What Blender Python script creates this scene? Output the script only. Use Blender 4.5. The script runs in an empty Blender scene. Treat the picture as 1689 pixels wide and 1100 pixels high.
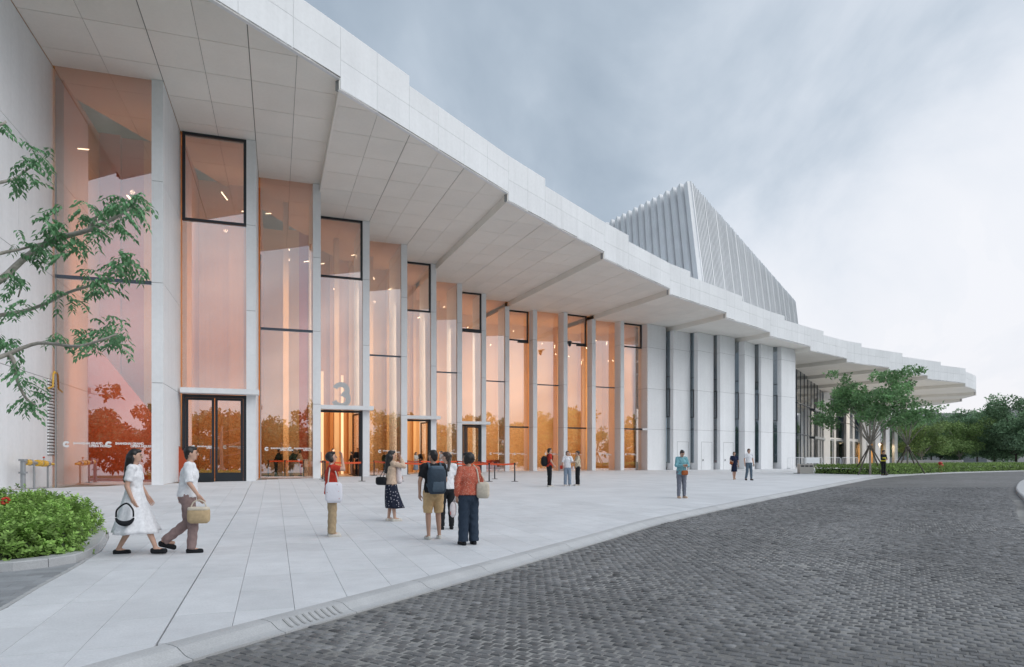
import bpy, bmesh, math, random
import numpy as np
from mathutils import Vector, Matrix, Euler
random.seed(7); rng = np.random.default_rng(7)
S = bpy.context.scene
COL = S.collection
R = math.radians
# ------------------------------------------------------------------ camera, sky, sun, exposure
F_PX, HZ, CX, CAMZ = 1126.0, 760.0, 844.5, 0.97
cd = bpy.data.cameras.new('camera'); cam = bpy.data.objects.new('camera', cd); COL.objects.link(cam)
cd.sensor_width = 36.0; cd.lens = F_PX / 1689.0 * 36.0; cd.shift_y = (HZ - 550.0) / 1689.0
cd.clip_start = 0.05; cd.clip_end = 3000.0
cam.location = (0, 0, CAMZ); cam.rotation_euler = (R(90), 0, 0)
S.camera = cam
W = bpy.data.worlds.new('World'); S.world = W; W.use_nodes = True
def build_world():
    nt = W.node_tree; nt.nodes.clear(); N = nt.nodes.new; L = nt.links.new
    def math_(op, a, b=None, c=None):
        n = N('ShaderNodeMath'); n.operation = op
        for k, v in enumerate((a, b, c)):
            if v is None: continue
            if isinstance(v, (int, float)): n.inputs[k].default_value = v
            else: L(v, n.inputs[k])
        return n.outputs[0]
    out = N('ShaderNodeOutputWorld'); bg = N('ShaderNodeBackground'); bg.inputs[1].default_value = 0.1
    L(bg.outputs[0], out.inputs[0])
    sky = N('ShaderNodeTexSky'); sky.sky_type = 'NISHITA'; sky.sun_disc = False
    sky.sun_elevation = R(42); sky.sun_rotation = R(122); sky.air_density = 1.0; sky.dust_density = 1.5
    tc = N('ShaderNodeTexCoord'); sx = N('ShaderNodeSeparateXYZ'); L(tc.outputs['Generated'], sx.inputs[0])
    x, y, z = sx.outputs
    rx = math_('SUBTRACT', math_('MULTIPLY', x, math.cos(R(SKY_AZ))), math_('MULTIPLY', y, math.sin(R(SKY_AZ))))
    ry = math_('ADD', math_('MULTIPLY', x, math.sin(R(SKY_AZ))), math_('MULTIPLY', y, math.cos(R(SKY_AZ))))
    x, y = rx, ry
    zz = math_('MAXIMUM', z, 0.0); den = math_('ADD', zz, SKY_DEN)
    px = math_('DIVIDE', x, den); py = math_('DIVIDE', y, den)
    cb = N('ShaderNodeCombineXYZ'); L(px, cb.inputs[0]); L(py, cb.inputs[1])
    mp = N('ShaderNodeMapping'); L(cb.outputs[0], mp.inputs[0]); mp.inputs['Location'].default_value = SKY_OFF
    mp.inputs['Rotation'].default_value = (0, 0, R(SKY_ROT)); mp.inputs['Scale'].default_value = (1.0, 0.62, 1)
    n1 = N('ShaderNodeTexNoise'); n1.inputs['Scale'].default_value = 0.85; n1.inputs['Detail'].default_value = 7
    n1.inputs['Roughness'].default_value = 0.50; n1.inputs['Distortion'].default_value = 0.35; L(mp.outputs[0], n1.inputs['Vector'])
    n2 = N('ShaderNodeTexNoise'); n2.inputs['Scale'].default_value = 2.6; n2.inputs['Detail'].default_value = 8
    n2.inputs['Roughness'].default_value = 0.55; n2.inputs['Distortion'].default_value = 0.5; L(mp.outputs[0], n2.inputs['Vector'])
    # cloud brightness: big masses, finer billows, and the brighter side of the sky where the veiled sun stands
    sd = N('ShaderNodeVectorMath'); sd.operation = 'DOT_PRODUCT'; L(tc.outputs['Generated'], sd.inputs[0])
    sd.inputs[1].default_value = (math.sin(R(55)) * math.cos(R(22)), math.cos(R(55)) * math.cos(R(22)), math.sin(R(22)))
    glow = math_('POWER', math_('MAXIMUM', math_('MULTIPLY_ADD', sd.outputs['Value'], 0.5, 0.5), 0.0), 3.5)
    v = math_('MULTIPLY_ADD', n1.outputs[0], SKY_C, math_('MULTIPLY', n2.outputs[0], 0.95))
    v = math_('ADD', v, math_('MULTIPLY', glow, 0.40))
    v = math_('ADD', v, -0.70 + SKY_BIAS - (SKY_C - 1.15) * 0.5)
    cr = N('ShaderNodeValToRGB'); L(v, cr.inputs[0]); e = cr.color_ramp
    e.interpolation = 'B_SPLINE'
    pts = [(0.10, (0.30, 0.37, 0.455)), (0.36, (0.43, 0.51, 0.60)), (0.56, (0.59, 0.66, 0.745)), (0.76, (0.78, 0.82, 0.885)), (0.98, (0.88, 0.895, 0.935))]
    e.elements[0].position, e.elements[0].color = pts[0][0], (*pts[0][1], 1)
    e.elements[1].position, e.elements[1].color = pts[-1][0], (*pts[-1][1], 1)
    for p, c in pts[1:-1]:
        q = e.elements.new(p); q.color = (*c, 1)
    # low clouds pick up a faint pink
    low = math_('POWER', math_('SUBTRACT', 1.0, math_('MINIMUM', zz, 1.0)), 8.0)
    pk = N('ShaderNodeMixRGB'); pk.blend_type = 'MULTIPLY'; L(math_('MULTIPLY', low, 0.9), pk.inputs[0]); L(cr.outputs[0], pk.inputs[1])
    pk.inputs[2].default_value = (1.0, 0.955, 0.95, 1)
    sc = N('ShaderNodeMixRGB'); sc.blend_type = 'MULTIPLY'; sc.inputs[0].default_value = 1.0; L(pk.outputs[0], sc.inputs[1])
    sc.inputs[2].default_value = (SKY_GAIN * 10.0,) * 3 + (1,)
    mx = N('ShaderNodeMixRGB'); mx.inputs[0].default_value = 0.93; L(sky.outputs[0], mx.inputs[1]); L(sc.outputs[0], mx.inputs[2])
    L(mx.outputs[0], bg.inputs[0])
SKY_OFF, SKY_ROT, SKY_BIAS, SKY_GAIN, SKY_AZ, SKY_DEN, SKY_C = (1.7, 9.3, 0.0), 110.0, -0.015, 0.93, 9.0, 0.45, 2.4
build_world()
sl = bpy.data.lights.new('sun', 'SUN'); sl.energy = 1.35; sl.angle = R(60); sl.color = (1.0, 0.99, 0.98)
sun = bpy.data.objects.new('sun', sl); COL.objects.link(sun)
_sd = Vector((math.sin(R(122)) * math.cos(R(42)), math.cos(R(122)) * math.cos(R(42)), math.sin(R(42))))
sun.rotation_euler = (-_sd).to_track_quat('-Z', 'Y').to_euler(); sun.location = (40, 30, 60)
V = S.view_settings
V.view_transform = 'Standard'; V.look = 'None'; V.gamma = 1.0; V.exposure = 0.22; V.use_curve_mapping = False
S.render.engine = 'CYCLES'
cy = S.cycles
cy.use_denoising = True; cy.max_bounces = 9; cy.diffuse_bounces = 4; cy.glossy_bounces = 3; cy.transparent_max_bounces = 16
cy.transmission_bounces = 4; cy.use_adaptive_sampling = True; cy.adaptive_threshold = 0.012; cy.sample_clamp_indirect = 6.0
cy.caustics_reflective = False; cy.caustics_refractive = False

# ------------------------------------------------------------------ helpers
_facade = np.zeros((0, 2))
def _sp(t, w): return w * np.logaddexp(0, np.asarray(t, float) / w)
def G0(Y): return -0.0165 * _sp(41 - np.asarray(Y, float), 8.0) + 0.005 * _sp(np.asarray(Y, float) - 60, 6.0)
def fdist(X, Y):
    P = np.stack([np.asarray(X, float).ravel(), np.asarray(Y, float).ravel()], 1); out = np.empty(len(P))
    a = _facade[:-1][None]; d = np.diff(_facade, axis=0)[None]; dd = (d * d).sum(2)
    for i in range(0, len(P), 4000):
        p = P[i:i + 4000, None, :]; t = np.clip(((p - a) * d).sum(2) / dd, 0, 1); q = p - a - t[..., None] * d
        out[i:i + 4000] = np.sqrt((q * q).sum(2).min(1))
    return out.reshape(np.shape(X))
def G(X, Y):
    """height of the plaza: it rises gently from the camera and levels out along the facade"""
    X, Y = np.broadcast_arrays(np.asarray(X, float), np.asarray(Y, float))
    d = fdist(X, Y); w = np.clip(d / 9.0, 0, 1); w = w * w * (3 - 2 * w)
    return np.where(Y < 60, G0(np.minimum(Y, 60)) * w, G0(Y)) 
def gz(x, y): return float(G(np.array([x]), np.array([y]))[0])
def unproj(px, py, dz=0.0):
    """where the sight line through a spot of the photograph meets the ground"""
    lo, hi = 1.0, 400.0
    for _ in range(50):
        m = (lo + hi) / 2; X = (px - CX) / F_PX * m
        if CAMZ + (HZ - py) / F_PX * m > gz(X, m) + dz: lo = m
        else: hi = m
    return ((px - CX) / F_PX * lo, lo)
def at(px, py, Y): return Vector(((px - CX) / F_PX * Y, Y, CAMZ + (HZ - py) / F_PX * Y))

def WM(o):
    m = Matrix.LocRotScale(o.location, o.rotation_euler, o.scale)
    return WM(o.parent) @ o.matrix_parent_inverse @ m if o.parent else m
def tag(o, label=None, cat=None, group=None, kind=None):
    if label: o['label'] = label
    if cat: o['category'] = cat
    if group: o['group'] = group
    if kind: o['kind'] = kind
    return o
def setpar(o, p):
    if p is not None:
        o.parent = p; o.matrix_parent_inverse = WM(p).inverted()
    return o
def empty(name, loc, label=None, cat=None, group=None, rz=0.0):
    o = bpy.data.objects.new(name, None); COL.objects.link(o); o.location = loc; o.rotation_euler = (0, 0, rz); o.empty_display_size = 0.2
    return tag(o, label, cat, group)
def link(name, me, parent=None, loc=None, rot=None, **k):
    o = bpy.data.objects.new(name, me); COL.objects.link(o)
    if loc is not None: o.location = loc
    if rot is not None: o.rotation_euler = rot
    setpar(o, parent)
    return tag(o, **k)
def copy_tree(o, parent=None):
    c = o.copy(); COL.objects.link(c)
    if parent is not None: c.parent = parent
    for ch in o.children: copy_tree(ch, c)
    return c

TMP = bpy.data.scenes.new('workbench')
def bake_obj(o):
    """the object's finished mesh, worked out on an empty side table"""
    TMP.collection.objects.link(o)
    with bpy.context.temp_override(scene=TMP, view_layer=TMP.view_layers[0]):
        dg = bpy.context.evaluated_depsgraph_get(); me = bpy.data.meshes.new_from_object(o.evaluated_get(dg))
    return me
class MB:
    """collects geometry for one mesh"""
    def __init__(s): s.v = []; s.f = []; s.m = []; s.t = []; s.cur = 0; s.tint = None
    def add(s, vs, fs):
        b = len(s.v); s.v += [tuple(v) for v in vs]; s.f += [tuple(b + i for i in f) for f in fs]; s.m += [s.cur] * len(fs)
        if s.tint is not None: s.t += [s.tint] * len(fs)
        return s
    def box(s, c, h, rz=0.0, M=None):
        c = Vector(c); ca, sa = math.cos(rz), math.sin(rz); vs = []
        for dz in (-1, 1):
            for dx, dy in ((-1, -1), (1, -1), (1, 1), (-1, 1)):
                x, y = dx * h[0], dy * h[1]
                v = Vector((x * ca - y * sa, x * sa + y * ca, dz * h[2]))
                vs.append((M @ v if M else v) + c)
        return s.add(vs, [(3, 2, 1, 0), (4, 5, 6, 7), (0, 1, 5, 4), (1, 2, 6, 5), (2, 3, 7, 6), (3, 0, 4, 7)])
    def prism(s, poly, z0, z1):
        """poly: 2-D outline; z0 / z1: heights, numbers or one per corner"""
        n = len(poly); a = z0 if hasattr(z0, '__len__') else [z0] * n; b = z1 if hasattr(z1, '__len__') else [z1] * n
        vs = [(p[0], p[1], a[i]) for i, p in enumerate(poly)] + [(p[0], p[1], b[i]) for i, p in enumerate(poly)]
        ar = sum(poly[i][0] * poly[(i + 1) % n][1] - poly[(i + 1) % n][0] * poly[i][1] for i in range(n))
        fs = [tuple(range(n))[::-1], tuple(range(n, 2 * n))] + [(i, (i + 1) % n, n + (i + 1) % n, n + i) for i in range(n)]
        if ar < 0: fs = [f[::-1] for f in fs]
        return s.add(vs, fs)
    def tube(s, pts, rad, n=8, caps=True):
        pts = [Vector(p) for p in pts]; k = len(pts); rad = rad if hasattr(rad, '__len__') else [rad] * k
        rings = []; up = None
        for i in range(k):
            d = (pts[min(i + 1, k - 1)] - pts[max(i - 1, 0)]); d = d.normalized() if d.length > 1e-9 else Vector((0, 0, 1))
            if up is None: up = d.orthogonal().normalized()
            up = (up - d * up.dot(d)); up = up.normalized() if up.length > 1e-6 else d.orthogonal().normalized()
            w = d.cross(up)
            rings.append([pts[i] + (up * math.cos(2 * math.pi * j / n) + w * math.sin(2 * math.pi * j / n)) * rad[i] for j in range(n)])
        vs = [v for r in rings for v in r]; fs = []
        for i in range(k - 1):
            for j in range(n):
                a, b = i * n + j, i * n + (j + 1) % n; fs.append((a, b, b + n, a + n))
        if caps: fs += [tuple(range(n))[::-1], tuple(range((k - 1) * n, k * n))]
        return s.add(vs, fs)
    def loft(s, rings, caps=True):
        n = len(rings[0]); vs = [v for r in rings for v in r]; fs = []
        for i in range(len(rings) - 1):
            for j in range(n):
                a, b = i * n + j, i * n + (j + 1) % n; fs.append((a, b, b + n, a + n))
        if caps: fs += [tuple(range(n))[::-1], tuple(range((len(rings) - 1) * n, len(rings) * n))]
        return s.add(vs, fs)
    def ell(s, c, r, n=10, m=7, M=None):
        c = Vector(c); rings = []
        for i in range(m + 1):
            ph = math.pi * (0.02 + 0.96 * i / m) - math.pi / 2
            ring = []
            for j in range(n):
                v = Vector((r[0] * math.cos(ph) * math.cos(2 * math.pi * j / n), r[1] * math.cos(ph) * math.sin(2 * math.pi * j / n), r[2] * math.sin(ph)))
                ring.append(c + (M @ v if M else v))
            rings.append(ring)
        return s.loft(rings)
    def mesh(s, name, mats, smooth=False):
        me = bpy.data.meshes.new(name); me.from_pydata(s.v, [], s.f)
        for m in (mats if isinstance(mats, (list, tuple)) else [mats]): me.materials.append(m)
        if any(s.m): me.polygons.foreach_set('material_index', s.m)
        if smooth: me.polygons.foreach_set('use_smooth', [True] * len(s.f))
        if s.t:
            at_ = me.attributes.new('tint', 'FLOAT', 'FACE'); at_.data.foreach_set('value', s.t)
        me.update(); return me
    def obj(s, name, mats, parent=None, smooth=False, **k):
        return link(name, s.mesh(name, mats, smooth), parent, **k)

# ------------------------------------------------------------------ materials
def mat(name, base, rough=0.6, noise=None, bump=None, metal=0.0, spec=0.5, emit=None, tintattr=False, rand=0.0, streak=None, sss=None):
    """noise=(scale, amount[, detail]) mottles the colour; bump=(scale, strength, distance); rand = per-object brightness spread"""
    m = bpy.data.materials.new(name); m.use_nodes = True; nt = m.node_tree; N = nt.nodes.new; L = nt.links.new
    b = nt.nodes['Principled BSDF']; b.inputs['Base Color'].default_value = (*base, 1); b.inputs['Roughness'].default_value = rough
    b.inputs['Metallic'].default_value = metal; b.inputs['Specular IOR Level'].default_value = spec
    tc = N('ShaderNodeTexCoord'); col = None
    def hsv(val):
        h = N('ShaderNodeHueSaturation'); h.inputs['Color'].default_value = (*base, 1)
        if col is not None: L(col, h.inputs['Color'])
        L(val, h.inputs['Value']); return h.outputs[0]
    def noise_(scale, det=4.0, vec=None):
        n = N('ShaderNodeTexNoise'); n.inputs['Scale'].default_value = scale; n.inputs['Detail'].default_value = det
        L(vec if vec is not None else tc.outputs['Object'], n.inputs['Vector']); return n.outputs[0]
    def rng_(v, lo, hi, a=0.3, c=0.7):
        r = N('ShaderNodeMapRange'); r.inputs[1].default_value = a; r.inputs[2].default_value = c; r.inputs[3].default_value = lo; r.inputs[4].default_value = hi; L(v, r.inputs[0]); return r.outputs[0]
    if noise:
        for sc_, am in (noise if isinstance(noise, list) else [noise]):
            col = hsv(rng_(noise_(sc_), 1 - am, 1 + am))
    if streak:
        mp = N('ShaderNodeMapping'); mp.inputs['Scale'].default_value = streak[0]; L(tc.outputs['Object'], mp.inputs[0])
        col = hsv(rng_(noise_(1.0, 5.0, mp.outputs[0]), 1 - streak[1], 1 + streak[1]))
    if rand:
        oi = N('ShaderNodeObjectInfo'); col = hsv(rng_(oi.outputs['Random'], 1 - rand, 1 + rand, 0, 1))
    if tintattr:
        a = N('ShaderNodeAttribute'); a.attribute_name = 'tint'; col = hsv(a.outputs['Fac'])
    if col is not None: L(col, b.inputs['Base Color'])
    if bump:
        bp = N('ShaderNodeBump'); bp.inputs['Strength'].default_value = bump[1]; bp.inputs['Distance'].default_value = bump[2]
        L(noise_(bump[0], 6.0), bp.inputs['Height']); L(bp.outputs[0], b.inputs['Normal'])
    if emit:
        b.inputs['Emission Color'].default_value = (*emit[0], 1); b.inputs['Emission Strength'].default_value = emit[1]
    return m
def glass_mat(name, tint, refl, rough=0.0):
    m = bpy.data.materials.new(name); m.use_nodes = True; nt = m.node_tree; N = nt.nodes.new; L = nt.links.new
    nt.nodes.remove(nt.nodes['Principled BSDF']); out = nt.nodes['Material Output']
    t = N('ShaderNodeBsdfTransparent'); t.inputs[0].default_value = (*tint, 1)
    g = N('ShaderNodeBsdfGlossy'); g.inputs['Roughness'].default_value = rough; g.inputs['Color'].default_value = (1, 1, 1, 1)
    fr = N('ShaderNodeLayerWeight'); fr.inputs['Blend'].default_value = 0.5
    pw = N('ShaderNodeMath'); pw.operation = 'POWER'; L(fr.outputs['Facing'], pw.inputs[0]); pw.inputs[1].default_value = 4.0
    ma = N('ShaderNodeMath'); ma.operation = 'MULTIPLY_ADD'; L(pw.outputs[0], ma.inputs[0]); ma.inputs[1].default_value = 0.7; ma.inputs[2].default_value = refl
    mx = N('ShaderNodeMixShader'); L(ma.outputs[0], mx.inputs[0]); L(t.outputs[0], mx.inputs[1]); L(g.outputs[0], mx.inputs[2]); L(mx.outputs[0], out.inputs[0])
    return m
M = {}
M['panel'] = mat('white_precast_panel', (0.82, 0.825, 0.835), 0.55, noise=[(0.35, 0.04), (6.0, 0.025)], streak=((3.0, 3.0, 0.12), 0.028), rand=0.025)
M['soffit'] = mat('soffit_panel', (0.86, 0.825, 0.77), 0.6, noise=[(0.5, 0.03), (9.0, 0.015)], rand=0.03)
M['joint'] = mat('dark_joint', (0.18, 0.17, 0.16), 0.8)
M['joint_pale'] = mat('pale_joint', (0.33, 0.33, 0.33), 0.8)
M['glass'] = glass_mat('lobby_glass', (0.97, 0.92, 0.87), 0.30)
M['slit_glass'] = glass_mat('slit_glass', (0.55, 0.62, 0.66), 0.13)
M['black'] = mat('black_frame', (0.018, 0.022, 0.028), 0.35)
M['bluegrey'] = mat('blue_grey_frame', (0.06, 0.075, 0.10), 0.4)
M['decal'] = mat('white_film', (0.8, 0.8, 0.8), 0.7)
M['granite'] = mat('white_granite_slab', (0.66, 0.672, 0.69), 0.62, noise=[(0.7, 0.06), (3.5, 0.05), (55.0, 0.06)], rand=0.05, tintattr=False)
M['granite_all'] = mat('white_granite_paving', (0.66, 0.672, 0.69), 0.62, noise=[(0.12, 0.05), (0.7, 0.06), (40.0, 0.04)], tintattr=True)
M['grout'] = mat('paving_grout', (0.33, 0.32, 0.31), 0.9)
M['kerb'] = mat('grey_granite_kerb', (0.47, 0.475, 0.48), 0.6, noise=[(3.0, 0.07), (70.0, 0.10)], rand=0.05)
M['sett'] = mat('dark_granite_sett', (0.150, 0.150, 0.152), 0.68, noise=[(9.0, 0.22), (90.0, 0.16)], rand=0.26, bump=(60.0, 0.35, 0.01))
M['sett_all'] = mat('dark_granite_setts', (0.150, 0.150, 0.152), 0.68, noise=[(9.0, 0.22), (90.0, 0.16)], tintattr=True, bump=(60.0, 0.35, 0.01))
# ------------------------------------------------------------------ the concert hall: a fan of radial fins about one centre
FC = Vector((-88.0, 255.0))
def TH(i): return R(17.19 + 0.81 * i - (0.13 * max(0.0, 1.0 - abs(i)) if i <= 0.999 else 0.0))
def pol(th, r): return Vector((FC.x + r * math.sin(th), FC.y - r * math.cos(th)))
def HZK(k): return 16.37 - 0.442 * k                       # soffit height of tread k (three bays each)
RF = [243.9, 239.06, 234.73, 230.36, 226.64, 222.9, 219.09, 216.0, 213.6, 211.8, 211.5, 211.98, 212.25, 212.74]
def soff_at(px, py, k):
    d = HZ - py; s = (HZK(k) - CAMZ) / d; return Vector(((px - CX) * s, F_PX * s))
BL = []                                                    # flat white blades right of the lobby: (front left, front right, back left)
for (lx, ly, rx, ry, bx, k) in [(1068, 533.2, 1098.5, 539.3, 1058, 4), (1110.6, 544.4, 1138.7, 549.7, 1105.5, 5), (1151, 547.3, 1177, 553, 1145, 5), (1188, 551.7, 1212, 557.2, 1183, 5),
                                (1228.5, 562.2, 1245, 568, 1218.8, 6), (1255.5, 567.1, 1275, 572.1, 1251.6, 6), (1289, 571.3, 0, 0, 1282.4, 6)]:
    Lp = soff_at(lx, ly, k)
    if rx: Rp = soff_at(rx, ry, k)
    else:
        d = Vector((math.cos(R(40)), math.sin(R(40)))); m = (1312 - CX) / F_PX; Rp = Lp + d * ((m * Lp.y - Lp.x) / (d.x - m * d.y))
    inw = (FC - Lp).normalized(); m = (bx - CX) / F_PX
    t = (Lp.x - m * Lp.y) / (m * inw.y - inw.x); BL.append((Lp, Rp, Lp + inw * t, inw, k))
PROT = [0.12] * 10 + [1.0] * 4
RG = [RF[i] - PROT[i] for i in range(14)]
rg14 = (BL[0][2] - FC).length
_facade = np.array([tuple(pol(TH(i), RF[i])) for i in range(14)] + [tuple(p) for b in BL for p in (b[0], b[1])])
_facade = np.vstack([[tuple(pol(TH(-3), 258.0)), tuple(pol(TH(-1), 248.5))], _facade])
hall = empty('concert_hall', (pol(TH(6), 205).x, pol(TH(6), 205).y, 0.0), 'white concert hall with radial fins, orange lit lobby glass and stepped overhanging roof', 'building')
JL = [3.15 + CAMZ, 7.2 + CAMZ, 11.3 + CAMZ]               # levels of the joints
DOORTOP = 3.15 + CAMZ
def seg_panels(parent, polyfn, zs, name, m, gap=0.012):
    for z0, z1 in zip(zs[:-1], zs[1:]):
        MB().prism(polyfn(), z0 + gap, z1 - gap).obj(name, m, parent)
def fin(i):
    a1 = TH(i); r1 = RF[i]; a0 = a1 - 0.42 / r1
    r0 = (RG[i + 1] if i < 13 else rg14) - 0.35
    if i == 0: a0 = a1 - 2.2 / r1
    top = HZK((i - 1) // 3 if i else 0) - 0.004
    if i in (9, 12): top = HZK(i // 3) - 0.004
    ins = lambda e: [pol(a1 - e / r1, r1 - e), pol(a1 - e / r0, r0), pol(a0 + e / r0, r0), pol(a0 + e / r1, r1 - e)]
    f = MB().prism(ins(0.02), -0.5, top - 0.01).obj('fin', M['joint_pale'], hall)
    rm = r1 - 1.35 if i == 0 else None
    zs = [-0.5] + JL + [top]
    rs = [r1, r0] if (r1 - r0) < 2.5 else [r1, (r1 * 0.68 + r0 * 0.32), r0]
    for ra, rb in zip(rs[:-1], rs[1:]):
        g = 0.008 if rb != r0 else 0.0
        seg_panels(f, lambda: [pol(a1, ra), pol(a1, rb + g), pol(a0, rb + g), pol(a0, ra)], zs, 'fin_panel', M['panel'])
for i in range(14): fin(i)
for (Lp, Rp, Bp, inw, k) in BL:
    top = HZK(k) - 0.004
    back = [Rp + inw * 0.9, Bp + inw * 0.5]
    poly = [Lp, Rp, back[0], back[1]]
    c = sum(poly, Vector((0, 0))) / 4
    f = MB().prism([p + (c - p).normalized() * 0.03 for p in poly], -0.5, top - 0.01).obj('fin', M['joint_pale'], hall)
    seg_panels(f, lambda: poly, [-0.5] + JL + [top], 'fin_panel', M['panel'])
    d = (Rp - Lp).normalized(); n = Vector((d.y, -d.x))
    if k >= 5 and (Lp - BL[1][0]).length < 9:               # service doors cut into the blades
        w = (Rp - Lp).length
        for t0, t1, z0, z1 in ((0.22, 0.235, -0.1, 2.9), (0.88, 0.895, -0.1, 2.9), (0.22, 0.895, 2.9, 2.93)):
            q = Lp + d * w * t0, Lp + d * w * t1
            MB().prism([q[0] + n * 0.003, q[1] + n * 0.003, q[1] - n * 0.03, q[0] - n * 0.03], z0, z1).obj('door_joint', M['joint_pale'], hall)
        q = Lp + d * w * 0.3
        MB().box((q.x + n.x * 0.05, q.y + n.y * 0.05, 1.05), (0.035, 0.04, 0.07)).obj('door_handle', M['black'], hall)

def pane_box(a, b, z0, z1, name, m, parent, th=0.02, off=0.0):
    """an upright sheet from plan point a to b"""
    d = (b - a).normalized(); n = Vector((-d.y, d.x))       # towards the inside
    return MB().prism([a + n * off, b + n * off, b + n * (off + th), a + n * (off + th)], z0, z1).obj(name, m, parent)
def frame_ring(a, b, z0, z1, w, dep, name, m, parent, off=-0.02, bottom=True):
    d = (b - a).normalized(); n = Vector((-d.y, d.x)); mb = MB()
    def bar(p, q, za, zb): mb.prism([p + n * off, q + n * off, q + n * (off + dep), p + n * (off + dep)], za, zb)
    bar(a, a + d * w, z0, z1); bar(b - d * w, b, z0, z1); bar(a + d * w, b - d * w, z1 - w, z1)
    if bottom: bar(a + d * w, b - d * w, z0, z0 + w)
    return mb.obj(name, m, parent)

def text_mesh(s, size):
    cu = bpy.data.curves.new('lettering', 'FONT'); cu.body = s; cu.size = size; cu.offset = size * 0.045
    o = bpy.data.objects.new('lettering', cu); me = bake_obj(o)
    bpy.data.objects.remove(o); bpy.data.curves.remove(cu); return me
_lm = {}
def logo_mesh():
    if 'm' in _lm: return _lm['m']
    bm = bmesh.new()
    # open ring with a dark eye, then two lines of words
    n = 22; ro, ri = 0.125, 0.042
    vs = [(bm.verts.new((ro * math.cos(R(28 + 304 * j / n)), 0, ro * math.sin(R(28 + 304 * j / n)))), bm.verts.new((ri * math.cos(R(28 + 304 * j / n)), 0, ri * math.sin(R(28 + 304 * j / n))))) for j in range(n + 1)]
    for j in range(n): bm.faces.new((vs[j][0], vs[j + 1][0], vs[j + 1][1], vs[j][1]))
    for s, x, z in (('SHANGHAI GRAND', 0.23, 0.0), ('OPERA HOUSE', 0.77, -0.105)):
        t = text_mesh(s, 0.125); b2 = bmesh.new(); b2.from_mesh(t)
        for v in b2.verts: v.co = Vector((x + v.co.x * 0.92, 0, z + v.co.y))
        b2.to_mesh(t); b2.free(); bm.from_mesh(t); bpy.data.meshes.remove(t)
    me = bpy.data.meshes.new('lettering'); bm.to_mesh(me); bm.free(); me.materials.append(M['decal']); _lm['m'] = me; return me
def decal(a, b, t, z, parent, sc=1.0):
    d = (b - a).normalized(); n = Vector((-d.y, d.x)); p = a + (b - a) * t - n * 0.012
    o = bpy.data.objects.new('lettering', logo_mesh()); COL.objects.link(o); o.location = (p.x, p.y, z)
    o.rotation_euler = (0, 0, math.atan2(d.y, d.x)); o.scale = (sc,) * 3; setpar(o, parent)

def mullion(a, b, z, hgt=0.09, m='bluegrey'):
    d = (b - a).normalized(); n = Vector((-d.y, d.x))
    MB().prism([a - n * 0.03, b - n * 0.03, b + n * 0.15, a + n * 0.15], z - hgt / 2, z + hgt / 2).obj('mullion', M[m], hall)
def canopy(i, a, b):
    d = (b - a).normalized(); n = Vector((-d.y, d.x)); e = b + d * (0.58 if i else 2.3)
    MB().prism([a - n * 0.75, e - n * 0.75, e - n * (0.02 + PROT[i]), a - n * 0.02], DOORTOP - 0.02, DOORTOP + 0.22).obj('door_canopy', M['panel'], hall)
def leaf(a, b, z0, z1, parent):
    """a black framed glass door leaf hung between plan points a and b"""
    l = frame_ring(a, b, z0, z1, 0.11, 0.07, 'door_leaf', M['black'], parent)
    d = (b - a).normalized(); n = Vector((-d.y, d.x))
    MB().prism([a + d * 0.11 - n * 0.015, b - d * 0.11 - n * 0.015, b - d * 0.11 + n * 0.04, a + d * 0.11 + n * 0.04], z0 + 0.11, z0 + 0.45).obj('kick_plate', M['black'], l)
    pane_box(a + d * 0.11, b - d * 0.11, z0 + 0.45, z1 - 0.11, 'pane', M['glass'], l, 0.02, 0.01)
    c = b - d * 0.16
    MB().tube([(c.x - n.x * 0.09, c.y - n.y * 0.09, z0 + 0.85), (c.x - n.x * 0.09, c.y - n.y * 0.09, z0 + 1.55)], 0.018, 6).obj('handle', M['bluegrey'], l)
    return l
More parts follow.
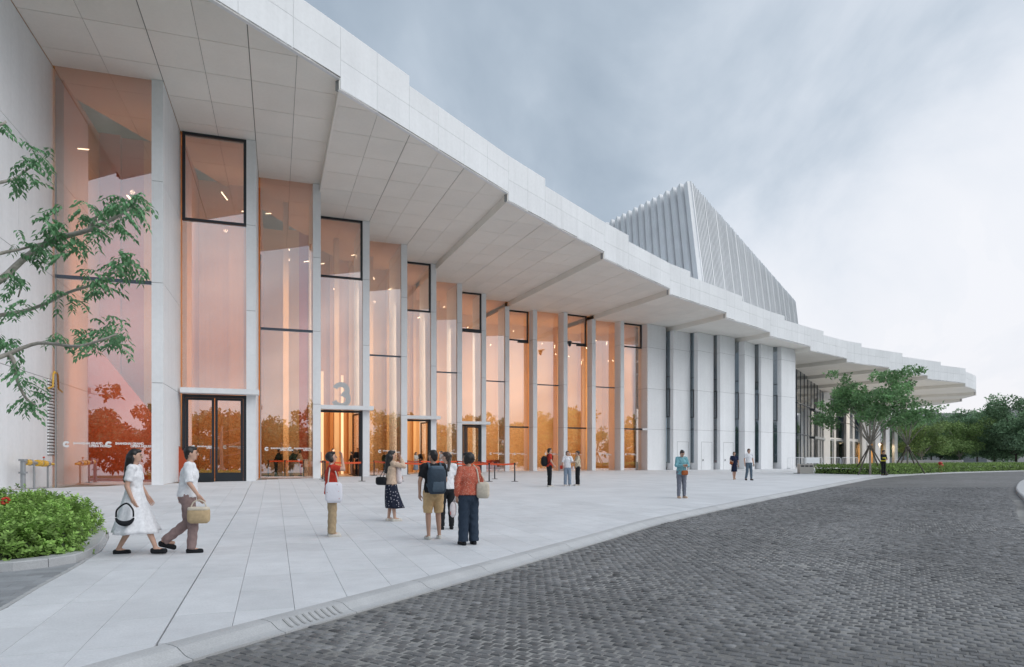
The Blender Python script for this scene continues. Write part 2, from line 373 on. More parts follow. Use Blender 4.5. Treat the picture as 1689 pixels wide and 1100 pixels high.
for i in range(0, 15):
    if i == 0: a, b = pol(TH(-1), RG[0]), pol(TH(0) - 2.2 / RF[0], RG[0])
    else:
        r = RG[i] if i < 14 else rg14
        a, b = pol(TH(i - 1) + 0.0004, r), (pol(TH(i) - 0.42 / RF[i], r) if i < 14 else BL[0][2])
    top = HZK((i - 1) // 3 if i else 0) - 0.003; d = (b - a).normalized(); n = Vector((-d.y, d.x))
    zb = min(gz(a.x, a.y), gz(b.x, b.y), 0.0) - 0.05
    if i % 2 == 0:
        zw = 11.25 + CAMZ
        w = frame_ring(a, b, zw, top, 0.13, 0.22, 'window', M['black'], hall, off=-0.05)
        pane_box(a + d * 0.13, b - d * 0.13, zw + 0.13, top - 0.13, 'pane', M['glass'], w)
        if i in (8, 10, 12):
            q = a + (b - a) * (0.3 if i == 8 else 0.55); MB().prism([q - n * 0.06, b - n * 0.06, b + n * 0.1, q + n * 0.1], zw - 0.16, zw - 0.006).obj('blind_box', M['black'], w)
        pane_box(a, b, DOORTOP + 0.1, zw - 0.01, 'glass_pane', M['glass'], hall)
        if i in (0, 2, 4, 6, 8):
            canopy(i, a, b)
            dr = frame_ring(a, b, zb, DOORTOP - 0.03, 0.14, 0.22, 'door', M['black'], hall, off=-0.06, bottom=False)
            if i == 2:
                mid = (a + b) / 2; leaf(a + d * 0.15, mid - d * 0.02, zb + 0.05, DOORTOP - 0.18, dr); leaf(b - d * 0.15, mid + d * 0.02, zb + 0.05, DOORTOP - 0.18, dr)
                decal(a, b, 0.17, 1.62, dr, 0.72); decal(a, b, 0.66, 1.62, dr, 0.72)
            elif i in (4, 6):                                # leaves folded open to the inside
                leaf(b - d * 0.16, b - d * 0.16 + n * 1.35 - d * 0.25, zb + 0.05, DOORTOP - 0.18, dr)
                leaf(a + d * 0.16, a + d * 0.16 + n * 1.35 + d * 0.05, zb + 0.05, DOORTOP - 0.18, dr)
            elif i == 8:
                q = a + d * 0.95; leaf(a + d * 0.15, q - d * 0.05, zb + 0.05, DOORTOP - 0.18, dr)
                MB().prism([q - n * 0.05, q + d * 0.16 - n * 0.05, q + d * 0.16 + n * 0.1, q + n * 0.1], zb, DOORTOP - 0.17).obj('door_post', M['black'], dr)
                leaf(q + d * 0.2, b - d * 0.15, zb + 0.05, DOORTOP - 0.18, dr)
        else:
            p = pane_box(a, b, zb, DOORTOP - 0.05, 'glass_pane', M['glass'], hall); mullion(a, b, DOORTOP + 0.02, 0.14, 'black')
            decal(a, b, 0.25 if i > 10 else 0.42, 1.62, p, 0.85)
            if i == 10: decal(a, b, 0.12, 1.62, p, 0.6)
    else:
        zm = 7.2 + CAMZ
        p = pane_box(a, b, zb, zm - 0.03, 'glass_pane', M['glass'], hall); pane_box(a, b, zm + 0.03, top, 'glass_pane', M['glass'], hall)
        mullion(a, b, zm, 0.13 if i < 4 else 0.1)
        if i == 1: decal(a, b, 0.115, 1.62, p); decal(a, b, 0.545, 1.62, p)
        elif i == 3: decal(a, b, 0.12, 1.62, p, 0.9); decal(a, b, 0.56, 1.62, p, 0.9)
        elif i < 12: decal(a, b, 0.45, 1.62, p, 0.9)
        else: decal(a, b, 0.3, 1.62, p, 0.9)
    if i and i != 2: # slim bright jamb where the pane meets the fin
        MB().prism([a - n * 0.03, a + d * 0.05 - n * 0.03, a + d * 0.05 + n * 0.05, a + n * 0.05], zb, min(top, 11.2 + CAMZ)).obj('jamb', M['joint_pale'], hall)
# slit windows between the blades
for (A, Bb) in zip(BL[:-1], BL[1:]):
    a, b = A[1] + A[3] * 0.25, Bb[2] + Bb[3] * 0.02; top = HZK(Bb[4]) - 0.003
    d = (b - a).normalized()
    w = frame_ring(a, b, 4.45 + CAMZ, 7.35 + CAMZ, 0.075, 0.12, 'slit_window', M['black'], hall, off=-0.05)
    pane_box(a + d * 0.075, b - d * 0.075, 4.53 + CAMZ, 7.27 + CAMZ, 'pane', M['slit_glass'], w)
    for z0, z1 in ((-0.2, 3.24), (3.30, 4.44), (7.36, 8.52), (8.60, top - CAMZ)): pane_box(a, b, z0 + CAMZ, z1 + CAMZ, 'glass_pane', M['slit_glass'], hall)
    for z in (3.27, 8.56): mullion(a, b, z + CAMZ, 0.06, 'black')

# ------------------------------------------------------------------ roof: stepped treads, soffit panels, risers, fascia
RO = {-1: 260.4, 0: 250.3, 1: 241.5, 2: 233.9, 3: 227.9, 4: 223.1, 5: 220.1, 6: 217.5, 7: 216.0, 8: 215.2, 9: 216.1, 10: 217.5, 11: 219.6}
OUT = {j: pol(TH(3 * j), r) for j, r in RO.items()}
TIP = [Vector(p) for p in ((66.5, 99.0), (69.2, 101.9), (71.4, 105.0))]
BACK = [Vector(p) for p in ((73.2, 111.0), (73.4, 119.0), (72.5, 131.0))]
def clip(poly, p, q, keep_left=True):
    """convex polygon cut by the line p->q"""
    d = q - p; sg = 1 if keep_left else -1
    val = lambda v: sg * (d.x * (v.y - p.y) - d.y * (v.x - p.x)); o = []
    for i, v in enumerate(poly):
        w = poly[(i + 1) % len(poly)]; a, b = val(v), val(w)
        if a >= 0: o.append(v)
        if (a > 0) != (b > 0) and abs(a - b) > 1e-12: o.append(v + (w - v) * (a / (a - b)))
    return o
far_soffit = MB()
for k in range(-1, 11):
    z = HZK(k); p, q = OUT[k], OUT[k + 1]
    base = []
    for bay in range(3 * k, 3 * k + 3):
        for hf in range(2):
            t0, t1 = TH(bay + hf * 0.5), TH(bay + hf * 0.5 + 0.5)
            i = bay + 1
            rin = (RG[i] if 0 <= i < 14 else 211.2 if i == 14 else 210.8) if i < 22 else 172.0
            if i < 0: rin = RG[0]
            if 1 <= i < 14: rin = min(rin, RG[i]) - 0.02
            rr = 260.9 - 2.3 * math.ceil((260.9 - rin) / 2.3)
            cells = []
            while rr < 262:
                lo, hi = max(rr, rin), rr + 2.3
                g = 0.011; gw = 0.016 if hf == 0 else 0.008; gw2 = 0.008 if hf == 0 else 0.016
                poly = [pol(t0 + gw / 230, lo + g), pol(t0 + gw / 230, hi - g), pol(t1 - gw2 / 230, hi - g), pol(t1 - gw2 / 230, lo + g)]
                if hi - lo > 0.1:
                    poly = clip(poly, p, q, True)
                    if len(poly) >= 3: cells.append(poly)
                rr += 2.3
            for poly in cells:
                if k < 6 and k >= 0: MB().prism(poly, z, z + 0.05).obj('soffit_panel', M['soffit'], hall)
                else: far_soffit.prism(poly, z, z + 0.05)
            full = clip([pol(t0, rin - 0.6), pol(t0, 262), pol(t1, 262), pol(t1, rin - 0.6)], p, q, True)
            base.append(full)
    mb = MB()
    for poly in base: mb.prism(poly, z + 0.03, z + 0.08)
    mb.obj('soffit_backing', M['joint'], hall)
    # riser on the left edge of the tread
    if k > 0:
        th = TH(3 * k); i = 3 * k
        r_in = RF[i] - 0.3 if i < 14 else (212.0 if i < 22 else 172.0); r_out = RO[k] - 0.01; nseg = max(1, round((r_out - r_in) / 4.8)); 
        for s in range(nseg):
            ra, rb = r_in + (r_out - r_in) * s / nseg, r_in + (r_out - r_in) * (s + 1) / nseg - 0.012
            e = -0.06 / 220
            MB().prism([pol(th + e, ra), pol(th + e, rb), pol(th - e * .2, rb), pol(th - e * .2, ra)], z + 0.001, HZK(k - 1) + 0.045).obj('riser_panel', M['soffit'], hall)
far_soffit_o = far_soffit.obj('soffit_panels_far', M['soffit'], hall); far_soffit_o.name = 'far_soffit'; far_soffit_o['kind'] = 'stuff'
# last tread: rounded tip and the lower treads that turn the corner behind it
z11 = HZK(11)
tippoly = [OUT[11]] + TIP + [pol(TH(34.6), 190), pol(TH(33), 176)]
MB().prism(tippoly, z11, z11 + 0.08).obj('tip_soffit', M['soffit'], hall)
t12 = [TIP[-1]] + BACK[:1] + [pol(TH(36), 176), pol(TH(34.6), 190)]
MB().prism(t12, HZK(12), HZK(12) + 0.08).obj('tip_soffit', M['soffit'], hall)
MB().prism([BACK[0], BACK[1], BACK[2], pol(TH(40), 150), pol(TH(36), 176)], HZK(13), HZK(13) + 0.08).obj('tip_soffit', M['soffit'], hall)
for p, q, z0, z1 in ((OUT[11], pol(TH(33), 176), z11, HZK(10)), (TIP[-1], pol(TH(34.6), 190), HZK(12), z11), (BACK[0], pol(TH(36), 176), HZK(13), HZK(12))):
    d = (q - p).normalized(); n = Vector((-d.y, d.x)) * 0.06; p = p + d * 0.02
    for s in range(8): a, b = p.lerp(q, s / 8), p.lerp(q, (s + .997) / 8); MB().prism([a, b, b + n, a + n], z0 + .001, z1 + .045).obj('riser_panel', M['soffit'], hall)
FTOP = lambda k: 18.50 - 0.442 * k
def fascia_run(p, q, zb, zts, cols, thick=0.16, parts=True):
    d = (q - p); L_ = d.length; d = d / L_; n = Vector((d.y, -d.x))   # outward
    for c in range(cols):
        u0, u1 = L_ * c / cols + 0.006, L_ * (c + 1) / cols - 0.006
        a, b = p + d * u0, p + d * u1; zt = zts(u0 / L_)
        zm = zb + 1.22
        for z0, z1 in ((zb - 0.012, zm - 0.006), (zm + 0.006, zt)):
            MB().prism([a, b, b - n * thick, a - n * thick], z0, z1).obj('fascia_panel', M['panel'], hall)
    MB().prism([p - n * 0.05, q - n * 0.05, q - n * 0.3, p - n * 0.3], zb + 0.05, zts(0.9) - 0.05).obj('fascia_backing', M['joint_pale'], hall)
for k in range(-1, 11):
    fascia_run(OUT[k], OUT[k + 1], HZK(k), lambda s, k=k: FTOP(k) + (0.442 if s < 0.30 else 0.0), 6)
pts = [OUT[11]] + TIP
for a, b in zip(pts[:-1], pts[1:]): fascia_run(a, b, z11, lambda s: FTOP(11), 2)
fascia_run(TIP[-1], BACK[0], HZK(12), lambda s: FTOP(11), 3); fascia_run(BACK[0], BACK[1], HZK(13), lambda s: FTOP(11), 3); fascia_run(BACK[1], BACK[2], HZK(13), lambda s: FTOP(12), 4)
# roof deck that keeps the daylight off the rooms under it
mb = MB()
for k in range(-1, 11):
    p, q = OUT[k], OUT[k + 1]; e0, e1 = pol(TH(3 * k), 150), pol(TH(3 * k + 3), 150)
    mb.prism([p + (e0 - p).normalized() * 0.4, q + (e1 - q).normalized() * 0.4, e1, e0], HZK(k) + 1.7, HZK(k) + 1.9)
mb.prism([OUT[11] + Vector((-.3, .5)), TIP[0] + Vector((-.5, .4)), TIP[1] + Vector((-.6, .2)), TIP[2] + Vector((-.6, 0)), BACK[1] + Vector((-.6, 0)), pol(TH(33), 150)], HZK(11) + 1.5, HZK(11) + 1.65)
mb.obj('roof_deck', M['panel'], hall)
# ------------------------------------------------------------------ inside the lobby (part of the hall)
M['orange'] = mat('orange_lobby_wall', (0.60, 0.255, 0.075), 0.6, noise=(0.6, 0.05), streak=((8.0, 8.0, 0.2), 0.06))
M['apricot'] = mat('apricot_lobby_wall', (0.62, 0.36, 0.165), 0.6, noise=(0.6, 0.04))
M['red'] = mat('red_lobby_wall', (0.42, 0.062, 0.014), 0.55, noise=(0.6, 0.05))
M['deep_orange'] = mat('deep_orange_lobby_wall', (0.62, 0.345, 0.14), 0.65, noise=(0.5, 0.05)); M['cream'] = mat('cream_lobby_wall', (0.78, 0.62, 0.46), 0.6)
M['lobby_floor'] = mat('lobby_floor', (0.60, 0.42, 0.28), 0.35)
M['lamp'] = mat('warm_lamp', (1, 0.9, 0.8), 0.5, emit=((1.0, 0.80, 0.58), 3.2))
LOBBY_W = 0.235
M['glow'] = mat('glowing_edge', (0.9, 0.7, 0.5), 0.5, emit=((1.0, 0.66, 0.36), 0.5))
def rb(i): # back wall radius, follows the stepping facade
    i = max(0, min(14, i)); a = int(math.floor(i)); b = min(a + 1, 14); g = RG + [rg14]
    return g[a] * (1 - (i - a)) + g[b] * (i - a) - (9.5 if i > 2.5 else 7.0 + i)
mb = MB()
for i in range(0, 15):
    a = [pol(TH(i - 1), rb(i - 1) - 0.3), pol(TH(i), rb(i) - 0.3), pol(TH(i), (RG[i] if i < 14 else rg14) - 0.03), pol(TH(i - 1), (RG[i] if i < 14 else rg14) - 0.03)]
    mb.prism(a, -0.6, 0.012)
mb.obj('lobby_floor', M['lobby_floor'], hall)
mb = MB()
for i in range(0, 15):
    a = [pol(TH(i - 1), rb(i - 1) - 0.3), pol(TH(i), rb(i) - 0.3), pol(TH(i), (RG[i] if i < 14 else rg14) - 0.05), pol(TH(i - 1), (RG[i] if i < 14 else rg14) - 0.05)]
    z = HZK((i - 1) // 3 if i else 0) + 0.02; mb.prism(a, z, z + 0.08)
mb.obj('lobby_ceiling', M['deep_orange'], hall)
cols = ['orange', 'apricot', 'deep_orange', 'apricot', 'orange', 'deep_orange', 'red', 'deep_orange']
rr_ = random.Random(3)
for i in range(0, 15):
    npan = 4
    for s in range(npan):
        i0, i1 = i - 1 + s / npan, i - 1 + (s + 1) / npan
        mm = ('deep_orange' if i > 4 else cols[rr_.randrange(8)]) if i > 2 else ('red' if i < 2 and (s + i) % 3 else 'orange')
        if i > 6: mm = 'deep_orange'
        dep = rr_.uniform(0.0, 0.5) if i < 5 else 2.5 + rr_.uniform(0, .12)
        rbx = lambda q: (RG[i] if i < 14 else rg14) - (9.5 if i > 2 else 6.5)
        MB().prism([pol(TH(i0), rbx(i0) + dep), pol(TH(i1), rbx(i1) + dep), pol(TH(i1), rbx(i1) - 0.4), pol(TH(i0), rbx(i0) - 0.4)], 0.0, 16.6).obj('lobby_wall_panel', M[mm], hall)
for i in range(0, 14):
    q = lambda j: (RG[j] if j < 14 else rg14) - (9.5 if j > 2 else 6.5) + (2.5 if j >= 5 else 0)
    ra, rb_ = max(q(i), q(i + 1)) + 0.55, min(q(i), q(i + 1)) - 0.42
    MB().prism([pol(TH(i) + 0.0003, ra), pol(TH(i) + 0.0003, rb_), pol(TH(i) - 0.0008, rb_), pol(TH(i) - 0.0008, ra)], 0, 16.5).obj('lobby_wall_panel', M['deep_orange' if i > 3 else 'orange'], hall)
for th, ra in ((TH(-1.05), 244), (TH(14.02), 211)):
    MB().prism([pol(th, ra - 0.2), pol(th, ra - 13), pol(th - 0.0012, ra - 13), pol(th - 0.0012, ra - 0.2)], 0, 16.4).obj('lobby_end_wall', M['apricot'], hall)
# slanted red stair flank seen through the first bay
a, b, c = pol(TH(-0.2), RG[1] - 4.6), pol(TH(1.1), RG[1] - 4.2), pol(TH(1.1), RG[1] - 3.9)
mb = MB(); mb.prism([a, b, c, pol(TH(-0.2), RG[1] - 4.3)], [0.0, 0.0, 0.0, 0.0], [7.5, 1.2, 1.2, 7.5]); mb.obj('stair_flank', M['red'], hall)
# slim free-standing columns
for i in (2.45, 3.5, 4.4):
    p = pol(TH(i), rb(i) + 3.4)
    MB().box((p.x, p.y, 8.2), (0.16, 0.32, 8.2), rz=TH(i)).obj('lobby_column', M['apricot'], hall)
# beams of the lobby frame with glowing edges
for i in (3.25, 3.75, 4.25, 4.75):
    p = pol(TH(i), rb(i) + 0.75)
    MB().box((p.x, p.y, 3.6), (0.09, 0.05, 3.6), rz=TH(i)).obj('light_column', M['glow'], hall)
# ceiling lamps: short bright strips hung under the lobby ceiling
lampm = MB().box((0, 0, 0), (0.28, 0.025, 0.02)).mesh('ceiling_lamp', M['lamp']); nl = 0
ORD = 'first second third fourth fifth sixth seventh eighth ninth tenth eleventh twelfth thirteenth last'.split()
LL = []
for i in range(1, 15):
    for s in range(3):
        ii = i - 0.85 + 0.33 * s; r = (RG[i] if i < 14 else rg14) - 1.8 - 1.2 * ((s * 5 + i * 3) % 3)
        p = pol(TH(ii), r); zz = HZK((i - 1) // 3) - 1.3 - 1.1 * ((i + s) % 3)
        o = link('ceiling_lamp', lampm, None, (p.x, p.y, zz), (0, R(24 if s % 2 else -20), TH(ii) + R(60)))
        LL.append(o); tag(o, f"{('left', 'middle', 'right')[s]} glowing strip lamp high behind the {ORD[i - 1]} glass bay from the left", 'lamp', 'strip lamps in the lobby')
for i in range(0, 15):
    l = bpy.data.lights.new('lobby_light', 'POINT'); l.shadow_soft_size = 0.10; l.energy = 90 * LOBBY_W; l.color = (1.0, 0.80, 0.60)
    o = bpy.data.objects.new('lobby_light', l); COL.objects.link(o); ii = i - 0.5; p = pol(TH(ii), rb(ii) + 4.2); p = pol(TH(ii), (RG[i] if i < 14 else rg14) - 4.0); o.location = (p.x, p.y, HZK(max(0, (i - 1) // 3)) - 3.2); o.rotation_euler = Vector((FC.x - p.x, FC.y - p.y, -170.0)).to_track_quat('-Z', 'Y').to_euler()
for i in range(0, 15):
    l = bpy.data.lights.new('lobby_wash', 'AREA'); l.shape = 'RECTANGLE'; l.size = 2.2; l.size_y = 11.0; l.energy = 820 * LOBBY_W; l.color = (1.0, 0.84, 0.64)
    o = bpy.data.objects.new('lobby_wash', l); COL.objects.link(o); ii = i - 0.5; p = pol(TH(ii), (RG[i] if i < 14 else rg14) - 1.5); o.location = (p.x, p.y, 6.6)
    d = Vector((FC.x - p.x, FC.y - p.y, -6.0)); o.rotation_euler = d.to_track_quat('-Z', 'Y').to_euler()
# ------------------------------------------------------------------ ground: plaza, kerb, road, lawn
KERB = [(-7.4, -4.0), (-5.6, 0.0), (-4.2, 2.6), (-2.72, 5.46), (-2.12, 6.5), (-1.35, 7.78), (-0.1, 9.85), (1.82, 13.1), (3.85, 16.55), (8.1, 22.6), (12.9, 29.2), (18.51, 37.0), (25.27, 45.95), (35.2, 55.9), (49.97, 66.6), (70.0, 78.5), (100.0, 92.0)]
def smooth(P, n=10):
    P = [Vector(p) for p in P]; o = []
    for i in range(len(P) - 1):
        p0, p1, p2, p3 = P[max(i - 1, 0)], P[i], P[i + 1], P[min(i + 2, len(P) - 1)]
        for s in range(n):
            t = s / n; o.append(0.5 * ((2 * p1) + (p2 - p0) * t + (2 * p0 - 5 * p1 + 4 * p2 - p3) * t * t + (3 * p1 - p0 - 3 * p2 + p3) * t ** 3))
    return o + [P[-1]]
KC = smooth(KERB, 8)                                        # outer (road side) edge of the kerb
def normals(C):
    o = []
    for i in range(len(C)):
        d = (C[min(i + 1, len(C) - 1)] - C[max(i - 1, 0)]).normalized(); o.append(Vector((d.y, -d.x)))
    return o
KN = normals(KC); KW = 0.36
KI = [p - n * KW for p, n in zip(KC, KN)]                   # plaza side
ROAD_DZ = -0.09
# grass field to the horizon
M['lawn'] = mat('lawn', (0.052, 0.085, 0.03), 0.9, noise=[(0.2, 0.2), (4.0, 0.25)])
ys = [-400, -120, -60, -30, -10, 0, 10, 20, 30, 40, 50, 60, 70, 80, 100, 140, 200, 400, 900]; xs = [-700, -200, -60, -30, 0, 30, 60, 120, 300, 900]
v = [(x, y, float(G0(min(y, 60))) - 0.26 + max(0, min(y - 52, 60)) * 0.012 * 0.0) for y in ys for x in xs]
nx = len(xs); fs = [(j * nx + i, j * nx + i + 1, (j + 1) * nx + i + 1, (j + 1) * nx + i) for j in range(len(ys) - 1) for i in range(nx - 1)]
tag(MB().add(v, fs).obj('lawn', M['lawn']), kind='structure')
# plaza bed under the slabs
PLEFT = smooth([(-3.6, 0.0), (-4.4, 3.5), (-4.95, 5.7), (-5.24, 6.99), (-5.68, 8.27), (-6.27, 10.01), (-7.0, 11.75), (-8.5, 14.2), (-11.3, 17.0), (-16.5, 19.9), (-24.0, 22.5)], 6)
def side(C, P):
    """signed distance of many points to a polyline: positive on its right"""
    P = np.asarray(P, float); best = np.full(len(P), 1e9); sg = np.zeros(len(P))
    for a, b in zip(C[:-1], C[1:]):
        a = np.array(a); d = np.array(b) - a; t = np.clip(((P - a) @ d) / (d @ d), 0, 1); q = a + t[:, None] * d; w = P - q
        h = np.hypot(w[:, 0], w[:, 1]); s = np.where(w[:, 0] * d[1] - w[:, 1] * d[0] > 0, 1.0, -1.0); m = h < best - 1e-9
        best = np.where(m, h, best); sg = np.where(m, s, sg)
    return best * sg
U = Vector((-0.3289, 0.9444)); Vv = Vector((0.9444, 0.3289))
CW, CL = 0.571, 1.02; V0, U0 = -0.942, 7.483
plaza = tag(empty('plaza', (0, 12, gz(0, 12))), kind='structure')
# bed
mb = MB(); gx = np.arange(-34, 44, 1.0); gy = np.arange(0, 90, 1.0)
XX, YY = np.meshgrid(gx, gy); pts = np.stack([XX.ravel(), YY.ravel()], 1); sk = side(KI, pts).reshape(XX.shape); sl_ = side(PLEFT, pts).reshape(XX.shape); ZZ = G(XX, YY) - 0.035
idx = {}
def vid(j, i):
    if (j, i) not in idx: idx[(j, i)] = len(mb.v); mb.v.append((XX[j, i], YY[j, i], ZZ[j, i]))
    return idx[(j, i)]
for j in range(len(gy) - 1):
    for i in range(len(gx) - 1):
        if max(sk[j, i], sk[j + 1, i], sk[j, i + 1], sk[j + 1, i + 1]) < 0.3 and min(sl_[j, i], sl_[j + 1, i + 1], sl_[j + 1, i], sl_[j, i + 1]) > -0.2:
            mb.f.append((vid(j, i), vid(j, i + 1), vid(j + 1, i + 1), vid(j + 1, i))); mb.m.append(0)
mb.obj('paving_bed', M['grout'], plaza)
# finer bed strip along the kerb and the left edge
mb = MB()
for C, sgn in ((KI, -1), (PLEFT, 1)):
    nn = normals(C)
    for i in range(len(C) - 1):
        if C[i].y < -1 or C[i].y > 75: continue
        q = [C[i], C[i + 1], C[i + 1] + nn[i + 1] * sgn * 1.6, C[i] + nn[i] * sgn * 1.6]
        if sgn < 0: q = q[::-1]
        mb.add([(p.x, p.y, gz(p.x, p.y) - 0.031) for p in q], [(0, 1, 2, 3)])
mb.obj('paving_bed', M['grout'], plaza)
cells = []
iv = np.arange(-80, 110); iu = np.arange(-12, 85)
IV, IU = np.meshgrid(iv, iu); IV = IV.ravel(); IU = IU.ravel()
cx = (V0 + (IV + 0.5) * CW); cu = (U0 + (IU + 0.5) * CL)
PX = Vv.x * cx + U.x * cu; PY = Vv.y * cx + U.y * cu
sk = side(KI, np.stack([PX, PY], 1)); sp_ = side(PLEFT, np.stack([PX, PY], 1)); fd = side([Vector(p) for p in _facade], np.stack([PX, PY], 1))
ok = (sk < 0.62) & (sp_ > -0.62) & (fd > -1.2) & (PY > 1.0) & (PX < 0.80 * PY + 3) & (PX > -0.80 * PY - 3) & (PY < 80)
slabs = []
for c in np.nonzero(ok)[0]:
    g = 0.0024
    v0, v1 = V0 + IV[c] * CW, V0 + (IV[c] + 1) * CW; u0, u1 = U0 + IU[c] * CL, U0 + (IU[c] + 1) * CL
    gl = 0.009 if IV[c] == 0 else g; gr = 0.009 if IV[c] == -1 else g
    poly = [Vv * (v0 + gl) + U * (u0 + g), Vv * (v1 - gr) + U * (u0 + g), Vv * (v1 - gr) + U * (u1 - g), Vv * (v0 + gl) + U * (u1 - g)]
    cen = Vector((PX[c], PY[c]))
    for C, s_, keep in ((KI, sk[c], True), (PLEFT, sp_[c], False)):
        if abs(s_) < 0.75:
            j = min(range(len(C) - 1), key=lambda j: ((C[j] + C[j + 1]) / 2 - cen).length); poly = clip(poly, C[j], C[j + 1], keep)
    if len(poly) < 3: continue
    ar = abs(sum(poly[i].x * poly[(i + 1) % len(poly)].y - poly[(i + 1) % len(poly)].x * poly[i].y for i in range(len(poly)))) / 2
    if ar < 0.004: continue
    sx_ = CX + F_PX * cen.x / cen.y; k = CAMZ - gz(cen.x, cen.y); sy = HZ + F_PX * k / cen.y
    vis = -20 < sx_ < 1710 and sy < 1120
    slabs.append((ar * k / cen.y ** 3 if vis else 0.0, poly))
slabs.sort(key=lambda s: -s[0])
def slab_prism(mb, poly, th=0.028, dz=0.0):
    z = [gz(p.x, p.y) + dz for p in poly]; mb.prism(poly, [q - th for q in z], z)
for _, poly in slabs[:300]:
    mb = MB(); slab_prism(mb, poly, 0.028, rng.normal(0, 0.0006)); mb.obj('paving_slab', M['granite'], plaza)
mb = MB()
for _, poly in slabs[300:]:
    mb.tint = float(rng.uniform(0.965, 1.035)); slab_prism(mb, poly)
o = mb.obj('far_paving', M['granite_all'], plaza); o['kind'] = 'stuff'

# kerb stones: rolled profile, about 1.3 m each, one dished drain piece with slots
kerb = tag(empty('kerb', (1.8, 13.1, gz(1.8, 13.1))), kind='structure')
cum = [0.0]
for a, b in zip(KC[:-1], KC[1:]): cum.append(cum[-1] + (b - a).length)
def kpos(s):
    s = max(0.0, min(cum[-1] - 1e-6, s)); i = int(np.searchsorted(cum, s, 'right') - 1); t = (s - cum[i]) / (cum[i + 1] - cum[i])
    return KC[i].lerp(KC[i + 1], t), KN[i].lerp(KN[i + 1], t).normalized()
PROF = [(0.0, 0.0), (0.10, -0.002), (0.16, -0.012), (0.215, -0.042), (0.26, -0.066), (0.30, -0.076), (0.36, -0.082), (0.36, -0.16), (0.0, -0.16)]
def kerb_piece(s0, s1, n=4):
    mb = MB(); rings = []
    for j in range(n + 1):
        p, nn = kpos(s0 + (s1 - s0) * j / n); i0 = p - nn * KW; z = gz(i0.x, i0.y)
        rings.append([Vector((i0.x + nn.x * d, i0.y + nn.y * d, z + h)) for d, h in PROF])
    mb.loft(rings); return mb
s = 4.0; piece = 0
s_drain = cum[min(range(len(KC)), key=lambda j: (KC[j] - Vector((-1.98, 6.8))).length)] - 0.38
k_far = MB(); 
while s < cum[-1] - 2:
    if abs(s - s_drain) < 0.75 and s <= s_drain: e = s_drain; 
    elif abs(s - s_drain) < 1e-6: e = s + 0.95
    else: e = s + 1.35
    if s < s_drain < e - 1e-6: e = s_drain
    isd = abs(s - s_drain) < 1e-6
    if isd: e = s + 0.95
    p, _ = kpos(s)
    if p.y < 60 and piece < 90:
        o = kerb_piece(s + 0.004, e - 0.004).obj('kerb_stone', M['kerb'], kerb, smooth=False)
        if isd:
            tag(o, label='dished kerb stone with drain slots')
            for q in range(9):
                c, nn = kpos(s + 0.14 + 0.082 * q); i0 = c - nn * KW; z = gz(i0.x, i0.y); tt = Vector((-nn.y, nn.x)) * 0.012
                mbs = MB()
                prof = [(0.17, -0.012), (0.20, -0.028), (0.23, -0.046), (0.265, -0.064), (0.30, -0.072)]
                rings = [[Vector((i0.x + nn.x * d + sg * tt.x, i0.y + nn.y * d + sg * tt.y, z + h + dz)) for sg, dz in ((-1, 0.004), (1, 0.004), (1, -0.02), (-1, -0.02))] for d, h in prof]
                mbs.loft(rings).obj('drain_slot', M['joint_pale'], o)
        piece += 1
    else: k_far.loft([[Vector(v) for v in r] for r in [[kerb_piece(s, e, 1).v[i] for i in range(9)], [kerb_piece(s, e, 1).v[i] for i in range(9, 18)]]])
    s = e
if k_far.v: o = k_far.obj('far_kerb', M['kerb'], kerb); o['kind'] = 'stuff'
# road
M['roadbed'] = mat('sett_bed', (0.235, 0.23, 0.22), 0.9, noise=[(0.30, 0.55), (60.0, 0.25)])
def roadfar():
    m = mat('far_setts', (0.122, 0.122, 0.124), 0.7, noise=[(0.12, 0.16), (1.3, 0.22), (7.0, 0.25)]); nt = m.node_tree; N = nt.nodes.new; L = nt.links.new
    b = nt.nodes['Principled BSDF']; src = b.inputs['Base Color'].links[0].from_socket
    tc = N('ShaderNodeTexCoord'); mp = N('ShaderNodeMapping'); mp.inputs['Rotation'].default_value = (0, 0, R(-30)); L(tc.outputs['Object'], mp.inputs[0])
    br = N('ShaderNodeTexBrick'); L(mp.outputs[0], br.inputs[0]); br.inputs['Scale'].default_value = 1.0; br.inputs['Brick Width'].default_value = 0.15; br.inputs['Row Height'].default_value = 0.13
    br.inputs['Mortar Size'].default_value = 0.011; br.inputs['Color1'].default_value = (0.8, 0.8, 0.8, 1); br.inputs['Color2'].default_value = (1.2, 1.2, 1.2, 1); br.inputs['Mortar'].default_value = (1.35, 1.32, 1.28, 1)
    mx = N('ShaderNodeMixRGB'); mx.blend_type = 'MULTIPLY'; mx.inputs[0].default_value = 1.0; L(src, mx.inputs[1]); L(br.outputs[0], mx.inputs[2]); L(mx.outputs[0], b.inputs['Base Color'])
    return m
M['road_far'] = roadfar()
ISL = smooth([(6.5, -4.0), (8.0, 3.0), (9.6, 10.0), (12.3, 15.9), (16.3, 21.6), (22.05, 29.86), (29.9, 39.65), (40.0, 50.0), (56.0, 61.0), (80.0, 72.0), (110.0, 84.0)], 8)
road = tag(empty('road', (6, 14, gz(6, 14) + ROAD_DZ)), kind='structure')
SETT_Y = 32.0
